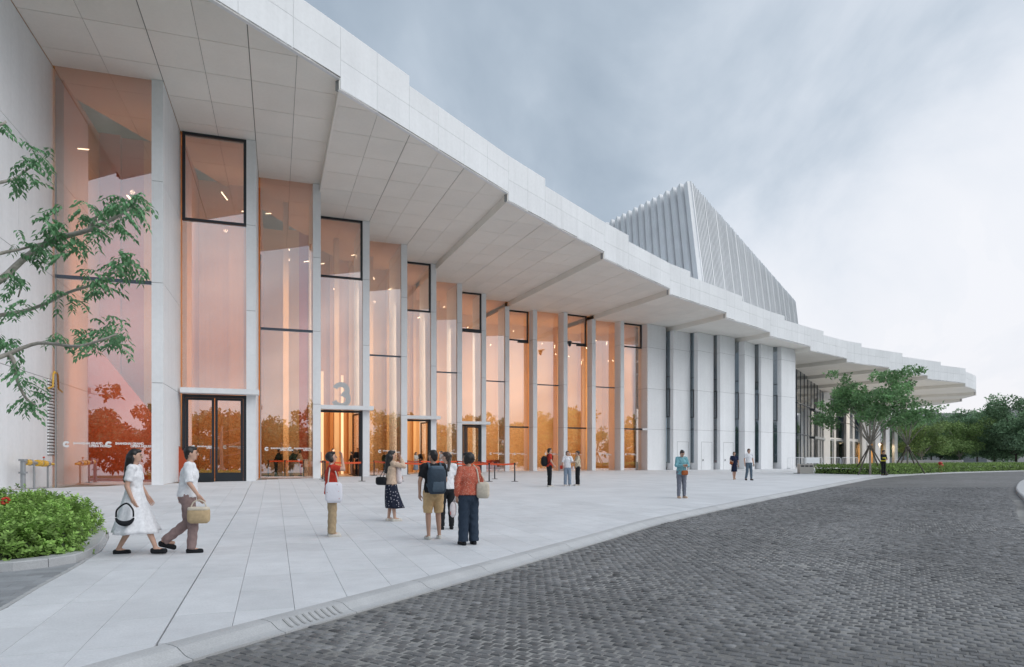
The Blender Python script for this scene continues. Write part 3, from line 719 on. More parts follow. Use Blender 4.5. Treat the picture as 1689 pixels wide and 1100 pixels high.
def strip(C0, C1, dz, nseg, name, m, parent, sel):
    mb = MB()
    n = min(len(C0), len(C1))
    for i in range(n - 1):
        if not sel((C0[i] + C0[i + 1]) / 2): continue
        for j in range(nseg):
            q = [C0[i].lerp(C1[i], j / nseg), C0[i].lerp(C1[i], (j + 1) / nseg), C0[i + 1].lerp(C1[i + 1], (j + 1) / nseg), C0[i + 1].lerp(C1[i + 1], j / nseg)]
            mb.add([(p.x, p.y, float(G0(min(p.y, 70))) + dz) for p in q], [(0, 1, 2, 3)])
    return mb.obj(name, m, parent)
def resamp(C, n):
    c = [0.0]
    for a, b in zip(C[:-1], C[1:]): c.append(c[-1] + (b - a).length)
    o = []
    for j in range(n):
        s = c[-1] * j / (n - 1); i = min(int(np.searchsorted(c, s, 'right') - 1), len(C) - 2); o.append(C[i].lerp(C[i + 1], (s - c[i]) / (c[i + 1] - c[i])))
    return o
A_, B_ = resamp(KC, 90), resamp(ISL, 90)
strip(A_, B_, ROAD_DZ - 0.0065, 6, 'sett_bed', M['roadbed'], road, lambda p: p.y < SETT_Y + 12)
strip(A_, B_, ROAD_DZ - 0.004, 6, 'far_setts', M['road_far'], road, lambda p: p.y > SETT_Y - 9)['kind'] = 'structure'
# setts, laid in rows square to the kerb
sd_ = Vector((0.50, 0.866)); sx2 = Vector((0.866, -0.50)); o0 = Vector((-2.72, 5.46))
SW, SLN = 0.122, 0.112
na, nb = np.arange(-40, 300), np.arange(-50, 330)
A, B = np.meshgrid(na, nb); A = A.ravel().astype(float); B = B.ravel().astype(float)
wob = 0.05 * np.sin(B * 0.11 + 1.3 * np.sin(A * 0.05)) + 0.25 * np.sin(A * 0.035)
ua = (A + 0.5 * (B % 2) + rng.normal(0, 0.05, A.size)) * SW; ub = (B + wob * 2.0 + rng.normal(0, 0.035, A.size)) * SLN
QX = o0.x + sx2.x * ua + sd_.x * ub; QY = o0.y + sx2.y * ua + sd_.y * ub
pre = (QY > 4.2) & (QY < SETT_Y) & (np.abs(QX) < 0.80 * QY + 0.5)
QX, QY = QX[pre], QY[pre]
sk = side(KC, np.stack([QX, QY], 1)); si = side(ISL, np.stack([QX, QY], 1)); ok = (sk > 0.055) & (si < -0.3)
QX, QY = QX[ok], QY[ok]; n = len(QX)
rot = rng.normal(0, 0.05, n) + math.atan2(sx2.y, sx2.x); hw = (SW / 2 - 0.0028) * rng.uniform(0.88, 1.03, n); hl = (SLN / 2 - 0.0028) * rng.uniform(0.88, 1.03, n)
kz = CAMZ - (G0(QY) + ROAD_DZ); size = kz / QY ** 3
inview = (CX + F_PX * QX / QY < 1700) & (CX + F_PX * QX / QY > 0) & (HZ + F_PX * kz / QY < 1108)
order = np.argsort(-(size * inview)); near = set(order[:300].tolist())
zt = G0(QY) + ROAD_DZ + rng.normal(0, 0.0028, n); tlx, tly = rng.normal(0, 0.016, n), rng.normal(0, 0.016, n); tint = np.clip(rng.normal(1.0, 0.22, n) * (1 + 0.10 * np.sin(sk[ok] * 2.1 + 0.4 * np.sin(QY * .3)) + 0.08 * np.sin(QX * .9 + QY * .55)), 0.45, 1.7)
sm = []
for q in range(8):
    mb = MB(); r_ = random.Random(q); top = []; out = []
    for dx, dy in ((-1, -1), (1, -1), (1, 1), (-1, 1)):
        ex, ey = dx * (1 - r_.uniform(0, .14)), dy * (1 - r_.uniform(0, .14)); top.append((ex * 0.84, ey * 0.84, r_.uniform(-.002, .0025))); out.append((ex, ey, -0.009))
    vs = top + out + [(x, y, -0.05) for x, y, z in out]
    mb.add(vs, [(0, 1, 2, 3)] + [(4 + i, 4 + (i + 1) % 4, (i + 1) % 4, i) for i in range(4)] + [(8 + i, 8 + (i + 1) % 4, 4 + (i + 1) % 4, 4 + i) for i in range(4)])
    sm.append(mb.mesh('sett', M['sett'])); 
for i in near:
    o = link('sett', sm[i % 8], road, (QX[i], QY[i], zt[i]), (tlx[i], tly[i], rot[i])); o.scale = (hw[i], hl[i], 1.0)
idx_ = np.array([i for i in range(n) if i not in near]); m_ = len(idx_)
tmpl = np.stack([[v.co[:] for v in me.vertices] for me in sm])         # 8 x 12 x 3
tv = tmpl[idx_ % 8].copy(); tv[:, :, 0] *= hw[idx_][:, None]; tv[:, :, 1] *= hl[idx_][:, None]
tv[:, :, 2] += tv[:, :, 0] * tly[idx_][:, None] + tv[:, :, 1] * tlx[idx_][:, None]
c_, s_ = np.cos(rot[idx_])[:, None], np.sin(rot[idx_])[:, None]
wx = tv[:, :, 0] * c_ - tv[:, :, 1] * s_ + QX[idx_][:, None]; wy = tv[:, :, 0] * s_ + tv[:, :, 1] * c_ + QY[idx_][:, None]; wz = tv[:, :, 2] + zt[idx_][:, None]
vv = np.stack([wx, wy, wz], 2).reshape(-1, 3)
ft = np.array([p.vertices[:] for p in sm[0].polygons]); ff = (ft[None] + (np.arange(m_) * 12)[:, None, None]).reshape(-1, 4)
me = bpy.data.meshes.new('sett_field'); me.vertices.add(len(vv)); me.vertices.foreach_set('co', vv.ravel().astype(np.float32))
me.loops.add(ff.size); me.loops.foreach_set('vertex_index', ff.ravel().astype(np.int32)); me.polygons.add(len(ff)); me.polygons.foreach_set('loop_start', (np.arange(len(ff)) * 4).astype(np.int32))
me.update(calc_edges=True); at_ = me.attributes.new('tint', 'FLOAT', 'FACE'); at_.data.foreach_set('value', np.repeat(tint[idx_], len(ft)).astype(np.float32)); me.materials.append(M['sett_all'])
o = link('sett_field', me, road); o['kind'] = 'stuff'
# paved island on the far side of the road
IN_ = normals(ISL); isl = tag(empty('pavement', (24, 30, gz(24, 30))), kind='structure')
mb = MB(); mk = MB()
for i in range(len(ISL) - 1):
    a, b = ISL[i], ISL[i + 1]; na_, nb_ = IN_[i], IN_[i + 1]
    for d0, d1, t in ((0.35, 14.0, mb),):
        q = [a + na_ * d0, a + na_ * d1, b + nb_ * d1, b + nb_ * d0]
        t.add([(p.x, p.y, float(G0(min(p.y, 70))) + 0.04) for p in q], [(0, 1, 2, 3)])
    r0 = [(a.x + na_.x * d, a.y + na_.y * d, float(G0(min(a.y, 70))) + h) for d, h in ((0, -0.2), (0, 0.02), (0.04, 0.05), (0.35, 0.05), (0.35, -0.2))]
    r1 = [(b.x + nb_.x * d, b.y + nb_.y * d, float(G0(min(b.y, 70))) + h) for d, h in ((0, -0.2), (0, 0.02), (0.04, 0.05), (0.35, 0.05), (0.35, -0.2))]
    mk.loft([r0, r1])
mb.obj('pavement_surface', M['granite'], isl); mk.obj('pavement_kerb', M['kerb'], isl)
# ------------------------------------------------------------------ fly tower of louvre blades above the roof
tower = empty('fly_tower', (45.0, 130.0, 12.0), 'tall white louvred fly tower rising behind the roof edge', 'tower')
A0, ZT, ZB = Vector((27.4, 105.0)), 43.87, 12.0
A1 = A0 + Vector((3.3, -1.2)); dl = Vector((-9.7, 16.0)).normalized(); dr = Vector((49.5, 80.0)).normalized()
nl_, nr_ = Vector((dl.y, -dl.x)) * -1, Vector((dr.y, -dr.x))
def blade(p0, p1, q0, q1, n0, dep, zt0, zt1, name='louvre_blade'):
    """upright blade: top edge p0-p1, foot q0-q1, dep = depth behind the face; the two outer corners sit at different depths"""
    a, b = dep
    top = [p0 + n0 * a, p1 + n0 * b, p1 - n0 * 0.3, p0 - n0 * 0.3]; bot = [q0 + n0 * a, q1 + n0 * b, q1 - n0 * 0.3, q0 - n0 * 0.3]
    zt = [zt0, zt1, zt1, zt0]
    MB().loft([[Vector((v.x, v.y, ZB)) for v in bot], [Vector((v.x, v.y, z)) for v, z in zip(top, zt)]]).obj(name, M['panel'], tower)
for i in range(15):
    s0, s1 = 1.5 * i, 1.5 * i + 1.22
    blade(A0 + dl * s0, A0 + dl * s1, A1 + dl * s0 * 1.22, A1 + dl * (s0 * 1.22 + 1.62), nl_, (0.66, 0.18), ZT - 0.035 * s0 + (0.25 if i else 0.0), ZT - 0.035 * s1)
s = 0.0; i = 0; r_ = random.Random(11)
while s < 93:
    wd = 0.68 if i % 7 else 1.0
    ln = A1 + dr * s * 0.985 + Vector((0.0, -1.5)) * 0
    blade(A0 + dr * s, A0 + dr * (s + wd), A1 + dr * (s + 0.4), A1 + dr * (s + 0.4 + wd * 1.05), nr_, (0.17, 0.08) if i % 7 else (0.18, 0.10), ZT + r_.uniform(0, .22), ZT + r_.uniform(-.1, .05))
    s += wd + 0.23; i += 1
core = [A0 + dl * 0.5 - nr_ * 0.25 + dr * 0.4, A0 + dr * 93 - nr_ * 0.25, A0 + dr * 93 + dl * 30, A0 + dl * 24 - nl_ * 0.25]
coreb = [A1 + dl * 0.5 - nr_ * 0.25 + dr * 0.4, A1 + dr * 95 - nr_ * 0.25, A1 + dr * 95 + dl * 30, A1 + dl * 28 - nl_ * 0.25]
MB().loft([[Vector((v.x, v.y, ZB)) for v in coreb], [Vector((v.x, v.y, ZT - 0.9)) for v in core]]).obj('tower_core', M['panel'], tower)

# ------------------------------------------------------------------ glazed wing under the tip of the roof
M['dark_glass'] = glass_mat('wing_glass', (0.50, 0.56, 0.60), 0.12)
M['slate'] = mat('slate_wall', (0.34, 0.37, 0.40), 0.7, noise=(0.4, 0.2)); M['amber'] = mat('amber_lining', (0.62, 0.36, 0.13), 0.6)
wing = empty('glazed_wing', (58, 115, 0.2), 'glazed wing with slim white columns under the tip of the big roof', 'building')
wa, wb = Vector((36.9, 88.5)), Vector((49.2, 108.0)); d = (wb - wa).normalized()
zt = HZK(8) + 0.3
for j in range(8):
    a, b = wa + (wb - wa) * j / 8, wa + (wb - wa) * (j + 1) / 8
    for z0, z1 in ((0, 4.45), (4.55, 8.5), (8.6, zt)): pane_box(a, b - d * 0.06, z0, z1, 'glass_pane', M['dark_glass'], wing)
    MB().box((a.x, a.y, zt / 2), (0.05, 0.05, zt / 2), rz=math.atan2(d.y, d.x)).obj('mullion', M['bluegrey'], wing)
for z in (4.5, 8.55):
    MB().prism([wa + Vector((.1, -.1)), wb + Vector((.1, -.1)), wb + Vector((-.2, .2)), wa + Vector((-.2, .2))], z - 0.05, z + 0.05).obj('transom', M['bluegrey'], wing)
CP = [(49.8, 108.4, 1.05), (55.9, 114, 0.55), (61.2, 119, 0.72), (65.8, 123.5, 0.6), (69.6, 127, 0.6), (72.9, 130, 0.6)]
for x, y, w in CP:
    MB().box((x, y, 5.9), (w / 2, 0.45, 5.9)).obj('column', M['panel'], wing)
for j in range(5):
    a, b = Vector(CP[j][:2]) + Vector((.6, .9)), Vector(CP[j + 1][:2]) + Vector((-.4, .9)); dd = b - a
    for (z0, z1) in ((0.1, 4.3), (4.75, 8.4), (8.8, 11.7)):
        pane_box(a, a + dd * 0.49, z0, z1, 'glass_pane', M['dark_glass'], wing); pane_box(a + dd * 0.51, b, z0, z1, 'glass_pane', M['dark_glass'], wing)
    MB().prism([a, b, b + Vector((0, .4)), a + Vector((0, .4))], 4.3, 4.75).obj('floor_edge', M['panel'], wing)
    MB().prism([a, b, b + Vector((0, .4)), a + Vector((0, .4))], 8.4, 8.8).obj('floor_edge', M['bluegrey'], wing)
    m_ = a + dd * 0.5; MB().box((m_.x, m_.y - 0.12, 6.0), (0.16, 0.1, 6.0)).obj('slim_post', M['panel'], wing)
back = [Vector((40, 104)), Vector((50, 121)), Vector((62, 132)), Vector((74, 141))]
for a, b in zip(back[:-1], back[1:]): pane_box(a, b, 0, 12.6, 'back_wall', M['slate'], wing, 0.3)
for z in (4.4, 8.5):
    MB().prism([Vector((44, 99)), wb + Vector((1.4, 1.6)), Vector(CP[3][:2]) + Vector((0, 1.6)), Vector(CP[5][:2]) + Vector((0, 1.8)), back[3], back[2], back[1]], z - 0.15, z + 0.15).obj('floor_slab', M['slate'], wing)
pane_box(Vector((63, 125.5)), Vector((73.5, 134.5)), 0.2, 4.2, 'amber_wall', M['amber'], wing, 0.2)
pane_box(Vector((53, 116)), Vector((56, 118.5)), 0.2, 2.6, 'amber_wall', M['amber'], wing, 0.2)
for x, y in ((67.0, 126.5), (71.0, 130.2), (60.0, 121.0)):
    l = bpy.data.lights.new('wing_light', 'AREA'); l.size = 2.0; l.energy = 160; l.color = (1, 0.72, 0.42); o = bpy.data.objects.new('wing_light', l); COL.objects.link(o); o.location = (x, y, 4.1)
for x, y in ((44, 92), (53, 100), (58, 108), (66, 112)):
    l = bpy.data.lights.new('wing_downlight', 'AREA'); l.shape = 'DISK'; l.size = 1.2; l.energy = 420; l.color = (1, 0.86, 0.68); o = bpy.data.objects.new('wing_downlight', l); COL.objects.link(o); o.location = (x, y, 11.1)
# floor under the wing and the far roof
fc = tag(MB().prism([(37.5, 74.5), (44, 76), (52, 82), (72, 88), (130, 110), (130, 180), (40, 180), (20, 95), (28, 76)], -0.3, [0.055, 0.06, 0.09, 0.12, 0.24, 0.3, 0.3, 0.16, 0.06]).obj('forecourt', M['granite']), kind='structure')

# ------------------------------------------------------------------ leaves and plants
def leafmat(name, base, rand=0.0):
    m = mat(name, base, 0.55, tintattr=True, spec=0.35); nt = m.node_tree; N = nt.nodes.new; L = nt.links.new; b = nt.nodes['Principled BSDF']; out = nt.nodes['Material Output']
    t = N('ShaderNodeBsdfTranslucent'); mx = N('ShaderNodeMixShader'); mx.inputs[0].default_value = 0.28
    L(b.inputs['Base Color'].links[0].from_socket, t.inputs[0]); L(b.outputs[0], mx.inputs[1]); L(t.outputs[0], mx.inputs[2]); L(mx.outputs[0], out.inputs[0]); return m
M['leaf_tree'] = leafmat('tree_leaf', (0.19, 0.34, 0.15)); M['leaf_far'] = leafmat('far_tree_leaf', (0.19, 0.30, 0.17)); M['leaf_light'] = leafmat('pale_tree_leaf', (0.25, 0.36, 0.13))
M['leaf_bush'] = leafmat('bush_leaf', (0.27, 0.43, 0.11)); M['leaf_hedge'] = leafmat('hedge_leaf', (0.26, 0.38, 0.12)); M['leaf_near'] = leafmat('near_leaf', (0.16, 0.33, 0.16))
M['bark'] = mat('grey_bark', (0.36, 0.33, 0.29), 0.9, noise=[(6, 0.2), (30, 0.2)], bump=(25, 0.5, 0.02)); M['bark_dark'] = mat('dark_bark', (0.12, 0.105, 0.09), 0.9, noise=[(14, 0.25)])
def unit(a): return a / np.maximum(np.linalg.norm(a, axis=1, keepdims=True), 1e-9)
def leaves(C, D, Nn, Ln, Wd, tint, name, m, parent=None, **k):
    """one small folded blade per row: C base, D axis, Nn normal, Ln length, Wd width"""
    D = unit(D); Sd = unit(np.cross(D, Nn)); Nn = np.cross(Sd, D); n = len(C); Ln = np.broadcast_to(Ln, n)[:, None]; Wd = np.broadcast_to(Wd, n)[:, None]
    v = np.stack([C, C + D * Ln * .45 + Sd * Wd * .5 + Nn * Wd * .12, C + D * Ln - Nn * Ln * .12, C + D * Ln * .45 - Sd * Wd * .5 + Nn * Wd * .12], 1).reshape(-1, 3)
    f = np.arange(4 * n).reshape(-1, 4)
    f = np.concatenate([f[:, [0, 1, 2]], f[:, [0, 2, 3]]], 1).reshape(-1, 3)
    me = bpy.data.meshes.new(name); me.vertices.add(len(v)); me.vertices.foreach_set('co', v.ravel().astype(np.float32)); me.loops.add(f.size)
    me.loops.foreach_set('vertex_index', f.ravel().astype(np.int32)); me.polygons.add(len(f)); me.polygons.foreach_set('loop_start', (np.arange(len(f)) * 3).astype(np.int32))
    me.update(calc_edges=True); a = me.attributes.new('tint', 'FLOAT', 'FACE'); a.data.foreach_set('value', np.repeat(tint, 2).astype(np.float32)); me.materials.append(m)
    return link(name, me, parent, **k)
def rdir(n, up=0.0, g=None):
    g = g or rng; v = g.normal(0, 1, (n, 3)); v[:, 2] += up; return unit(v)
def clump_crown(cents, rads, per, size, g, flat=0.7, up=0.4):
    C, T = [], []
    for c, r in zip(cents, rads):
        n = max(8, int(per * r * r)); q = unit(g.normal(0, 1, (n, 3))) * (g.uniform(0.25, 1.0, (n, 1)) ** 0.5) * r; q[:, 2] *= flat
        C.append(np.array(c) + q); T.append(np.full(n, g.uniform(0.70, 1.35)) * g.uniform(0.65, 1.35, n))
    C = np.concatenate(C); T = np.concatenate(T); n = len(C); D = rdir(n, -0.25, g); Nn = rdir(n, up * 2, g)
    return C, D, Nn, size * g.uniform(0.7, 1.3, n), size * 0.55 * g.uniform(0.8, 1.2, n), T
def tree_meshes(seed, H, spread, trunk_h, rad, nl, per, size, stem_r, low=0.45, lean=0.0):
    """limbs (MB) and leaf arrays of a broad tree standing at the origin"""
    g = np.random.default_rng(seed); r_ = random.Random(seed); mb = MB(); cents, rads = [], []
    base = Vector((0, 0, 0)); fork = Vector((lean, 0, trunk_h)); mb.tube([base - Vector((0, 0, .3)), base.lerp(fork, .5) + Vector((r_.uniform(-.05, .05), 0, 0)), fork], [stem_r * 1.25, stem_r, stem_r * .9], 9)
    for i in range(nl):
        a = 2 * math.pi * i / nl + r_.uniform(-.4, .4); out = r_.uniform(.45, 1.0) * spread; hh = trunk_h + (H - trunk_h) * r_.uniform(low, .95) * (1.15 - .35 * out / spread)
        tip = Vector((math.cos(a) * out, math.sin(a) * out, hh)); mid = fork.lerp(tip, .5) + Vector((r_.uniform(-.3, .3), r_.uniform(-.3, .3), .15 * H * r_.uniform(0.1, .6)))
        mb.tube([fork - Vector((0, 0, .1)), fork.lerp(mid, .5) + Vector((0, 0, .1)), mid, mid.lerp(tip, .6), tip], [stem_r * .6, stem_r * .48, stem_r * .34, stem_r * .2, stem_r * .08], 6)
        for q in range(5):
            c = mid.lerp(tip, r_.uniform(.25, 1.15)) + Vector((r_.uniform(-1, 1), r_.uniform(-1, 1), r_.uniform(-.25, .55))) * rad * .9
            cents.append(c[:]); rads.append(rad * r_.uniform(.55, 1.1)); st = mid.lerp(tip, r_.uniform(0.1, .8)); mb.tube([st, st.lerp(c, .5) + Vector((0, 0, .08)), c], [stem_r * .16, stem_r * .1, stem_r * .04], 4)
    return mb, clump_crown(cents, rads, per, size, g)
def plant_tree(name, pos, meshes, lm, bark, label, group=None, cat='tree', rz=0.0, sc=1.0):
    t = empty(name, pos, label, cat, group, rz); t.scale = (sc,) * 3
    o = link('trunk', meshes[0], None); o.parent = t; o = link('crown', meshes[1], None); o.parent = t; return t
def bake(tm, lm, bark):
    mb, lv = tm; o = leaves(*lv, 'crown', lm); me = o.data; bpy.data.objects.remove(o); return mb.mesh('trunk', bark, True), me

# the two young trees with pole braces on the right
def braced(px, py_base, Y, H, spread, seed, label, nl, per, rad):
    X = (px - CX) / F_PX * Y; z = float(G0(Y)); ms = bake(tree_meshes(seed, H, spread, 2.3, rad, nl, per, 0.24, 0.07, 0.25), M['leaf_tree'], M['bark'])
    t = plant_tree('young_tree', (X, Y, z), ms, None, None, label, 'young trees held by poles behind the hedge')
    for q in range(4):
        a = q * math.pi / 2 + 0.5; top = Vector((math.cos(a) * .1, math.sin(a) * .1, 2.0)); MB().tube([top, Vector((math.cos(a) * 1.35, math.sin(a) * 1.35, 0.0))], 0.05, 6).obj('brace_pole', M['bark_dark'], None).parent = t
    MB().tube([(0, 0, 1.8), (0, 0, 2.12)], 0.17, 10).obj('brace_collar', M['bark_dark'], None).parent = t
braced(1435, 767, 49.5, 8.7, 3.8, 5, 'wide crowned young tree on braced trunk before the glazed wing', 17, 300, 0.72)
braced(1497, 766, 54.0, 6.0, 2.4, 9, 'thin crowned young tree on dark braced trunk right of the wide one', 9, 150, 0.6)
# trees of the park beyond
far_a = bake(tree_meshes(21, 7.6, 3.6, 1.0, 1.35, 16, 150, 0.30, 0.12, 0.0), M['leaf_far'], M['bark_dark']); far_b = bake(tree_meshes(33, 7.2, 3.1, 1.1, 1.2, 14, 150, 0.28, 0.09, 0.05), M['leaf_light'], M['bark']); far_c = bake(tree_meshes(47, 8.8, 4.3, 1.3, 1.5, 18, 140, 0.32, 0.14, 0.02), M['leaf_far'], M['bark_dark'])
PT = [(1520, 78, far_b, 0.92, 0, 'slender yellow green tree right of the braced young trees'), (1551, 86, far_a, .95, 1, 'dark green tree behind the slender yellow green one'), (1583, 80, far_b, 0.98, 2, 'bright yellow green tree beneath the nearer grey roofline'),
      (1612, 92, far_c, 0.98, 0.5, 'broad dark tree between the two distant roof blocks'), (1640, 84, far_a, 1.0, 2.4, 'mid height dark tree left of the tallest park tree'), (1676, 78, far_c, 1.06, 1.2, 'tallest park tree reaching into the sky at the right edge'), (1735, 74, far_a, 1.15, 3.2, 'dark tree cut by the right edge of the view'),
      (1490, 104, far_c, 1.0, 2.2, 'dark tree standing behind the thin braced tree'), (1536, 118, far_c, 1.1, 4.0, 'far dark tree half hidden between the yellow green trees'), (1660, 122, far_a, 1.35, 0.2, 'far dark tree half hidden behind the right park trees')]
for px, Y, ms, sc, rz, lb in PT:
    Y *= 1.65; sc *= 1.38
    plant_tree('park_tree', ((px - CX) / F_PX * Y, Y, float(G0(60)) - 0.2 + (Y - 52) * 0.006), ms, None, None, lb, 'trees of the park beyond the hedge', rz=rz, sc=sc)
# hedges
def hedge_mesh(front, depth, height, size, dens, seed, name='foliage', m=None, parent=None, lump=0.2, zfn=gz):
    g = np.random.default_rng(seed); C, Nn = [], []
    nn = normals(front); 
    for i in range(len(front) - 1):
        a, b, na, nb = front[i], front[i + 1], -nn[i], -nn[i + 1]; L_ = (b - a).length
        n = int(L_ * (depth + height * 1.3) * dens)
        t = g.uniform(0, 1, n); w = g.uniform(-height * 1.1, depth, n); bx = a.x + (b.x - a.x) * t; by = a.y + (b.y - a.y) * t
        nx_, ny_ = na.x + (nb.x - na.x) * t, na.y + (nb.y - na.y) * t
        top = w > 0; z = np.where(top, height, height + w * 0.95)
        bump_ = lump * (np.sin(bx * 3.1 + by * 1.7 + seed) * .5 + np.sin(bx * 1.3 - by * 2.9) * .5 + g.normal(0, .35, n))
        d = np.where(top, w, -0.0 + 0.12 * np.sin(z / height * 3.1) * -1); z = z + np.where(top, bump_, 0); d = d - np.where(top, 0, bump_)
        z = np.where(top & (w < .25), z - (.25 - w) * .5, z)
        x, y = bx + nx_ * d, by + ny_ * d
        C.append(np.stack([x, y, np.array([zfn(p, q) for p, q in zip(bx, by)]) + np.maximum(z, 0.02)], 1))
        Nn.append(np.stack([-nx_ * np.where(top, .1, 1), -ny_ * np.where(top, .1, 1), np.where(top, 1.0, .35)], 1))
    C = np.concatenate(C); Nn = np.concatenate(Nn); n = len(C)
    D = unit(Nn * 0.7 + g.normal(0, 0.75, (n, 3)) + np.array([0, 0, .35])); N2 = unit(Nn + g.normal(0, .6, (n, 3)))
    patch = 1 + 0.13 * np.sin(C[:, 0] * 1.9 + C[:, 1] * 2.7)
    return leaves(C, D, N2, size * g.uniform(.7, 1.3, n), size * .45 * g.uniform(.8, 1.2, n), np.clip(g.normal(1, .26, n), .45, 1.8) * patch, name, m, parent)
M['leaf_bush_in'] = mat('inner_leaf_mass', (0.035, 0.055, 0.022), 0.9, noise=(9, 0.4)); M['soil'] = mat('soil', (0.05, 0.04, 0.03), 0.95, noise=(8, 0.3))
hf = smooth([unproj(1341, 780.8), unproj(1395, 782.0), unproj(1440, 782.8)] + [tuple(p - n * 0.5) for p, n in list(zip(KC, KN))[::4] if 48.5 < p.y < 84], 3)
hr = empty('hedge', (hf[2].x, hf[2].y, gz(hf[2].x, hf[2].y)), 'long low clipped hedge running along the far edge of the road', 'hedge')
zf = lambda x, y: float(G0(min(y, 62)))
hedge_mesh(hf, 3.2, 0.56, 0.17, 170, 3, 'foliage', M['leaf_hedge'], hr, 0.10, zf)
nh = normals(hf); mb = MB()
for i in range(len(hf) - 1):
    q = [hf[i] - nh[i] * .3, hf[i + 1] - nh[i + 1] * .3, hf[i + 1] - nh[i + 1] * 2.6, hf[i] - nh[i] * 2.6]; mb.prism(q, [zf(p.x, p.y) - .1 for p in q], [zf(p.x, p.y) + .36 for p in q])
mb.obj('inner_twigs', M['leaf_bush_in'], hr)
# planter on the left
PF = [Vector(p) for p in ((-13.5, 6.9), (-9.0, 8.5), (-6.98, 9.2), (-6.50, 9.65), (-6.42, 10.25), (-7.05, 11.75), (-8.56, 14.2), (-11.38, 17.0), (-16.6, 19.75))]
pl = empty('planter', (-8.6, 11.6, gz(-8.6, 11.6)), 'granite edged planting bed beside the pale paving at left', 'planter')
PFs = smooth([tuple(p) for p in PF], 5); pn = normals(PFs); 
def pz(p): return gz(p.x, p.y)
seg = [0.0]
for a, b in zip(PFs[:-1], PFs[1:]): seg.append(seg[-1] + (b - a).length)
nst = int(seg[-1] / 1.25)
def ppos(s):
    i = min(int(np.searchsorted(seg, s, 'right') - 1), len(PFs) - 2); t = (s - seg[i]) / (seg[i + 1] - seg[i]); return PFs[i].lerp(PFs[i + 1], t), pn[i].lerp(pn[i + 1], t).normalized()
for j in range(nst):
    rings = []
    for q in range(4):
        p, n = ppos(min(seg[-1] * 0.9999, seg[-1] * (j + 0.004 + 0.992 * q / 3) / nst)); z = pz(p)
        rings.append([Vector((p.x + n.x * d, p.y + n.y * d, z + h)) for d, h in ((-.32, -.2), (0.0, -.2), (0.0, .105), (-.012, .118), (-.32, .118))])
    MB().loft(rings).obj('kerb_stone', M['kerb'], pl)
sp2 = [p - n * .3 for p, n in zip(PFs, pn)]
MB().add([(p.x, p.y, pz(p) + .07) for p in sp2] + [(-17, 10, .0)], [tuple(range(len(sp2) + 1))]).obj('soil', M['soil'], pl)
g_ = np.random.default_rng(17)
bf = [p - n * 0.42 for p, n in zip(PFs, pn)]
bush = empty('hedge', (-8.8, 11.8, gz(-8.8, 11.8) + .08), 'dense bright green shrub bed filling the granite edged planter', 'hedge')
def bushes():
    """rounded shrubs, each a dome of leafy shoots, shoulder to shoulder in the bed"""
    C, D, Nn, Ln, T = [], [], [], [], []
    P = np.array([tuple(p) for p in sp2]); inside = lambda x, y: side(sp2, np.array([[x, y]]))[0]
    doms = []
    tries = 0
    while len(doms) < 95 and tries < 4000:
        tries += 1; x, y = g_.uniform(-13.5, -6.2), g_.uniform(8.4, 15.5); s = inside(x, y)
        if s > -0.13 or x < -0.80 * y - 1.2: continue
        if any((x - a) ** 2 + (y - b) ** 2 < .32 ** 2 for a, b, *_ in doms): continue
        doms.append((x, y, g_.uniform(.36, .52), g_.uniform(.50, .70)))
    for q in range(60):
        p, n_ = ppos(seg[-1] * (.08 + .66 * q / 59)); c = p - n_ * .62
        doms.append((c.x, c.y, g_.uniform(.32, .42), g_.uniform(.40, .58)))
    doms = [d for d in doms if d[0] > -.8 * d[1] - 1.2]
    for x, y, r, h in doms:
        z0 = gz(x, y) + .06; n = 70
        ph = g_.uniform(0, 2 * np.pi, n); cz = g_.uniform(-.25, 1, n); sr = np.sqrt(1 - cz ** 2)
        nd = np.stack([sr * np.cos(ph), sr * np.sin(ph), cz], 1)
        tip = np.array([x, y, z0]) + nd * np.array([r, r, h]) * g_.uniform(.86, 1.10, (n, 1))
        dtint = g_.uniform(.85, 1.15)
        for q in range(n):       # a shoot with a whorl of leaves
            ax = unit((nd[q] * .7 + g_.normal(0, .3, 3) + np.array([0, 0, .55]))[None])[0]; m = 9; k = np.arange(m)
            a = k * 2.4 + g_.uniform(0, 6); t1 = np.cross(ax, [0.31, 0.2, 0.9]); t1 /= np.linalg.norm(t1); t2 = np.cross(ax, t1)
            lift = .15 + .1 * k; out = np.cos(a)[:, None] * t1 + np.sin(a)[:, None] * t2
            C.append(tip[q] + ax * (k[:, None] - 6) * .011); D.append(out + ax * lift[:, None]); Nn.append(ax + g_.normal(0, .2, (m, 3)) - out * .15)
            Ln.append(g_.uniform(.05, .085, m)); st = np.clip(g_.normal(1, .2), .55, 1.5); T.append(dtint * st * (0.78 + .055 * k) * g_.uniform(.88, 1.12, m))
    C = np.concatenate(C); D = np.concatenate(D); Nn = np.concatenate(Nn); Ln = np.concatenate(Ln); T = np.concatenate(T)
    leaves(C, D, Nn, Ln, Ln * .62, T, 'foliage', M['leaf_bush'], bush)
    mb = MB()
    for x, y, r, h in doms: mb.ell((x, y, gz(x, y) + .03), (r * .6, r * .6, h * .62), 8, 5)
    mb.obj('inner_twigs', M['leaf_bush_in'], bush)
bushes()
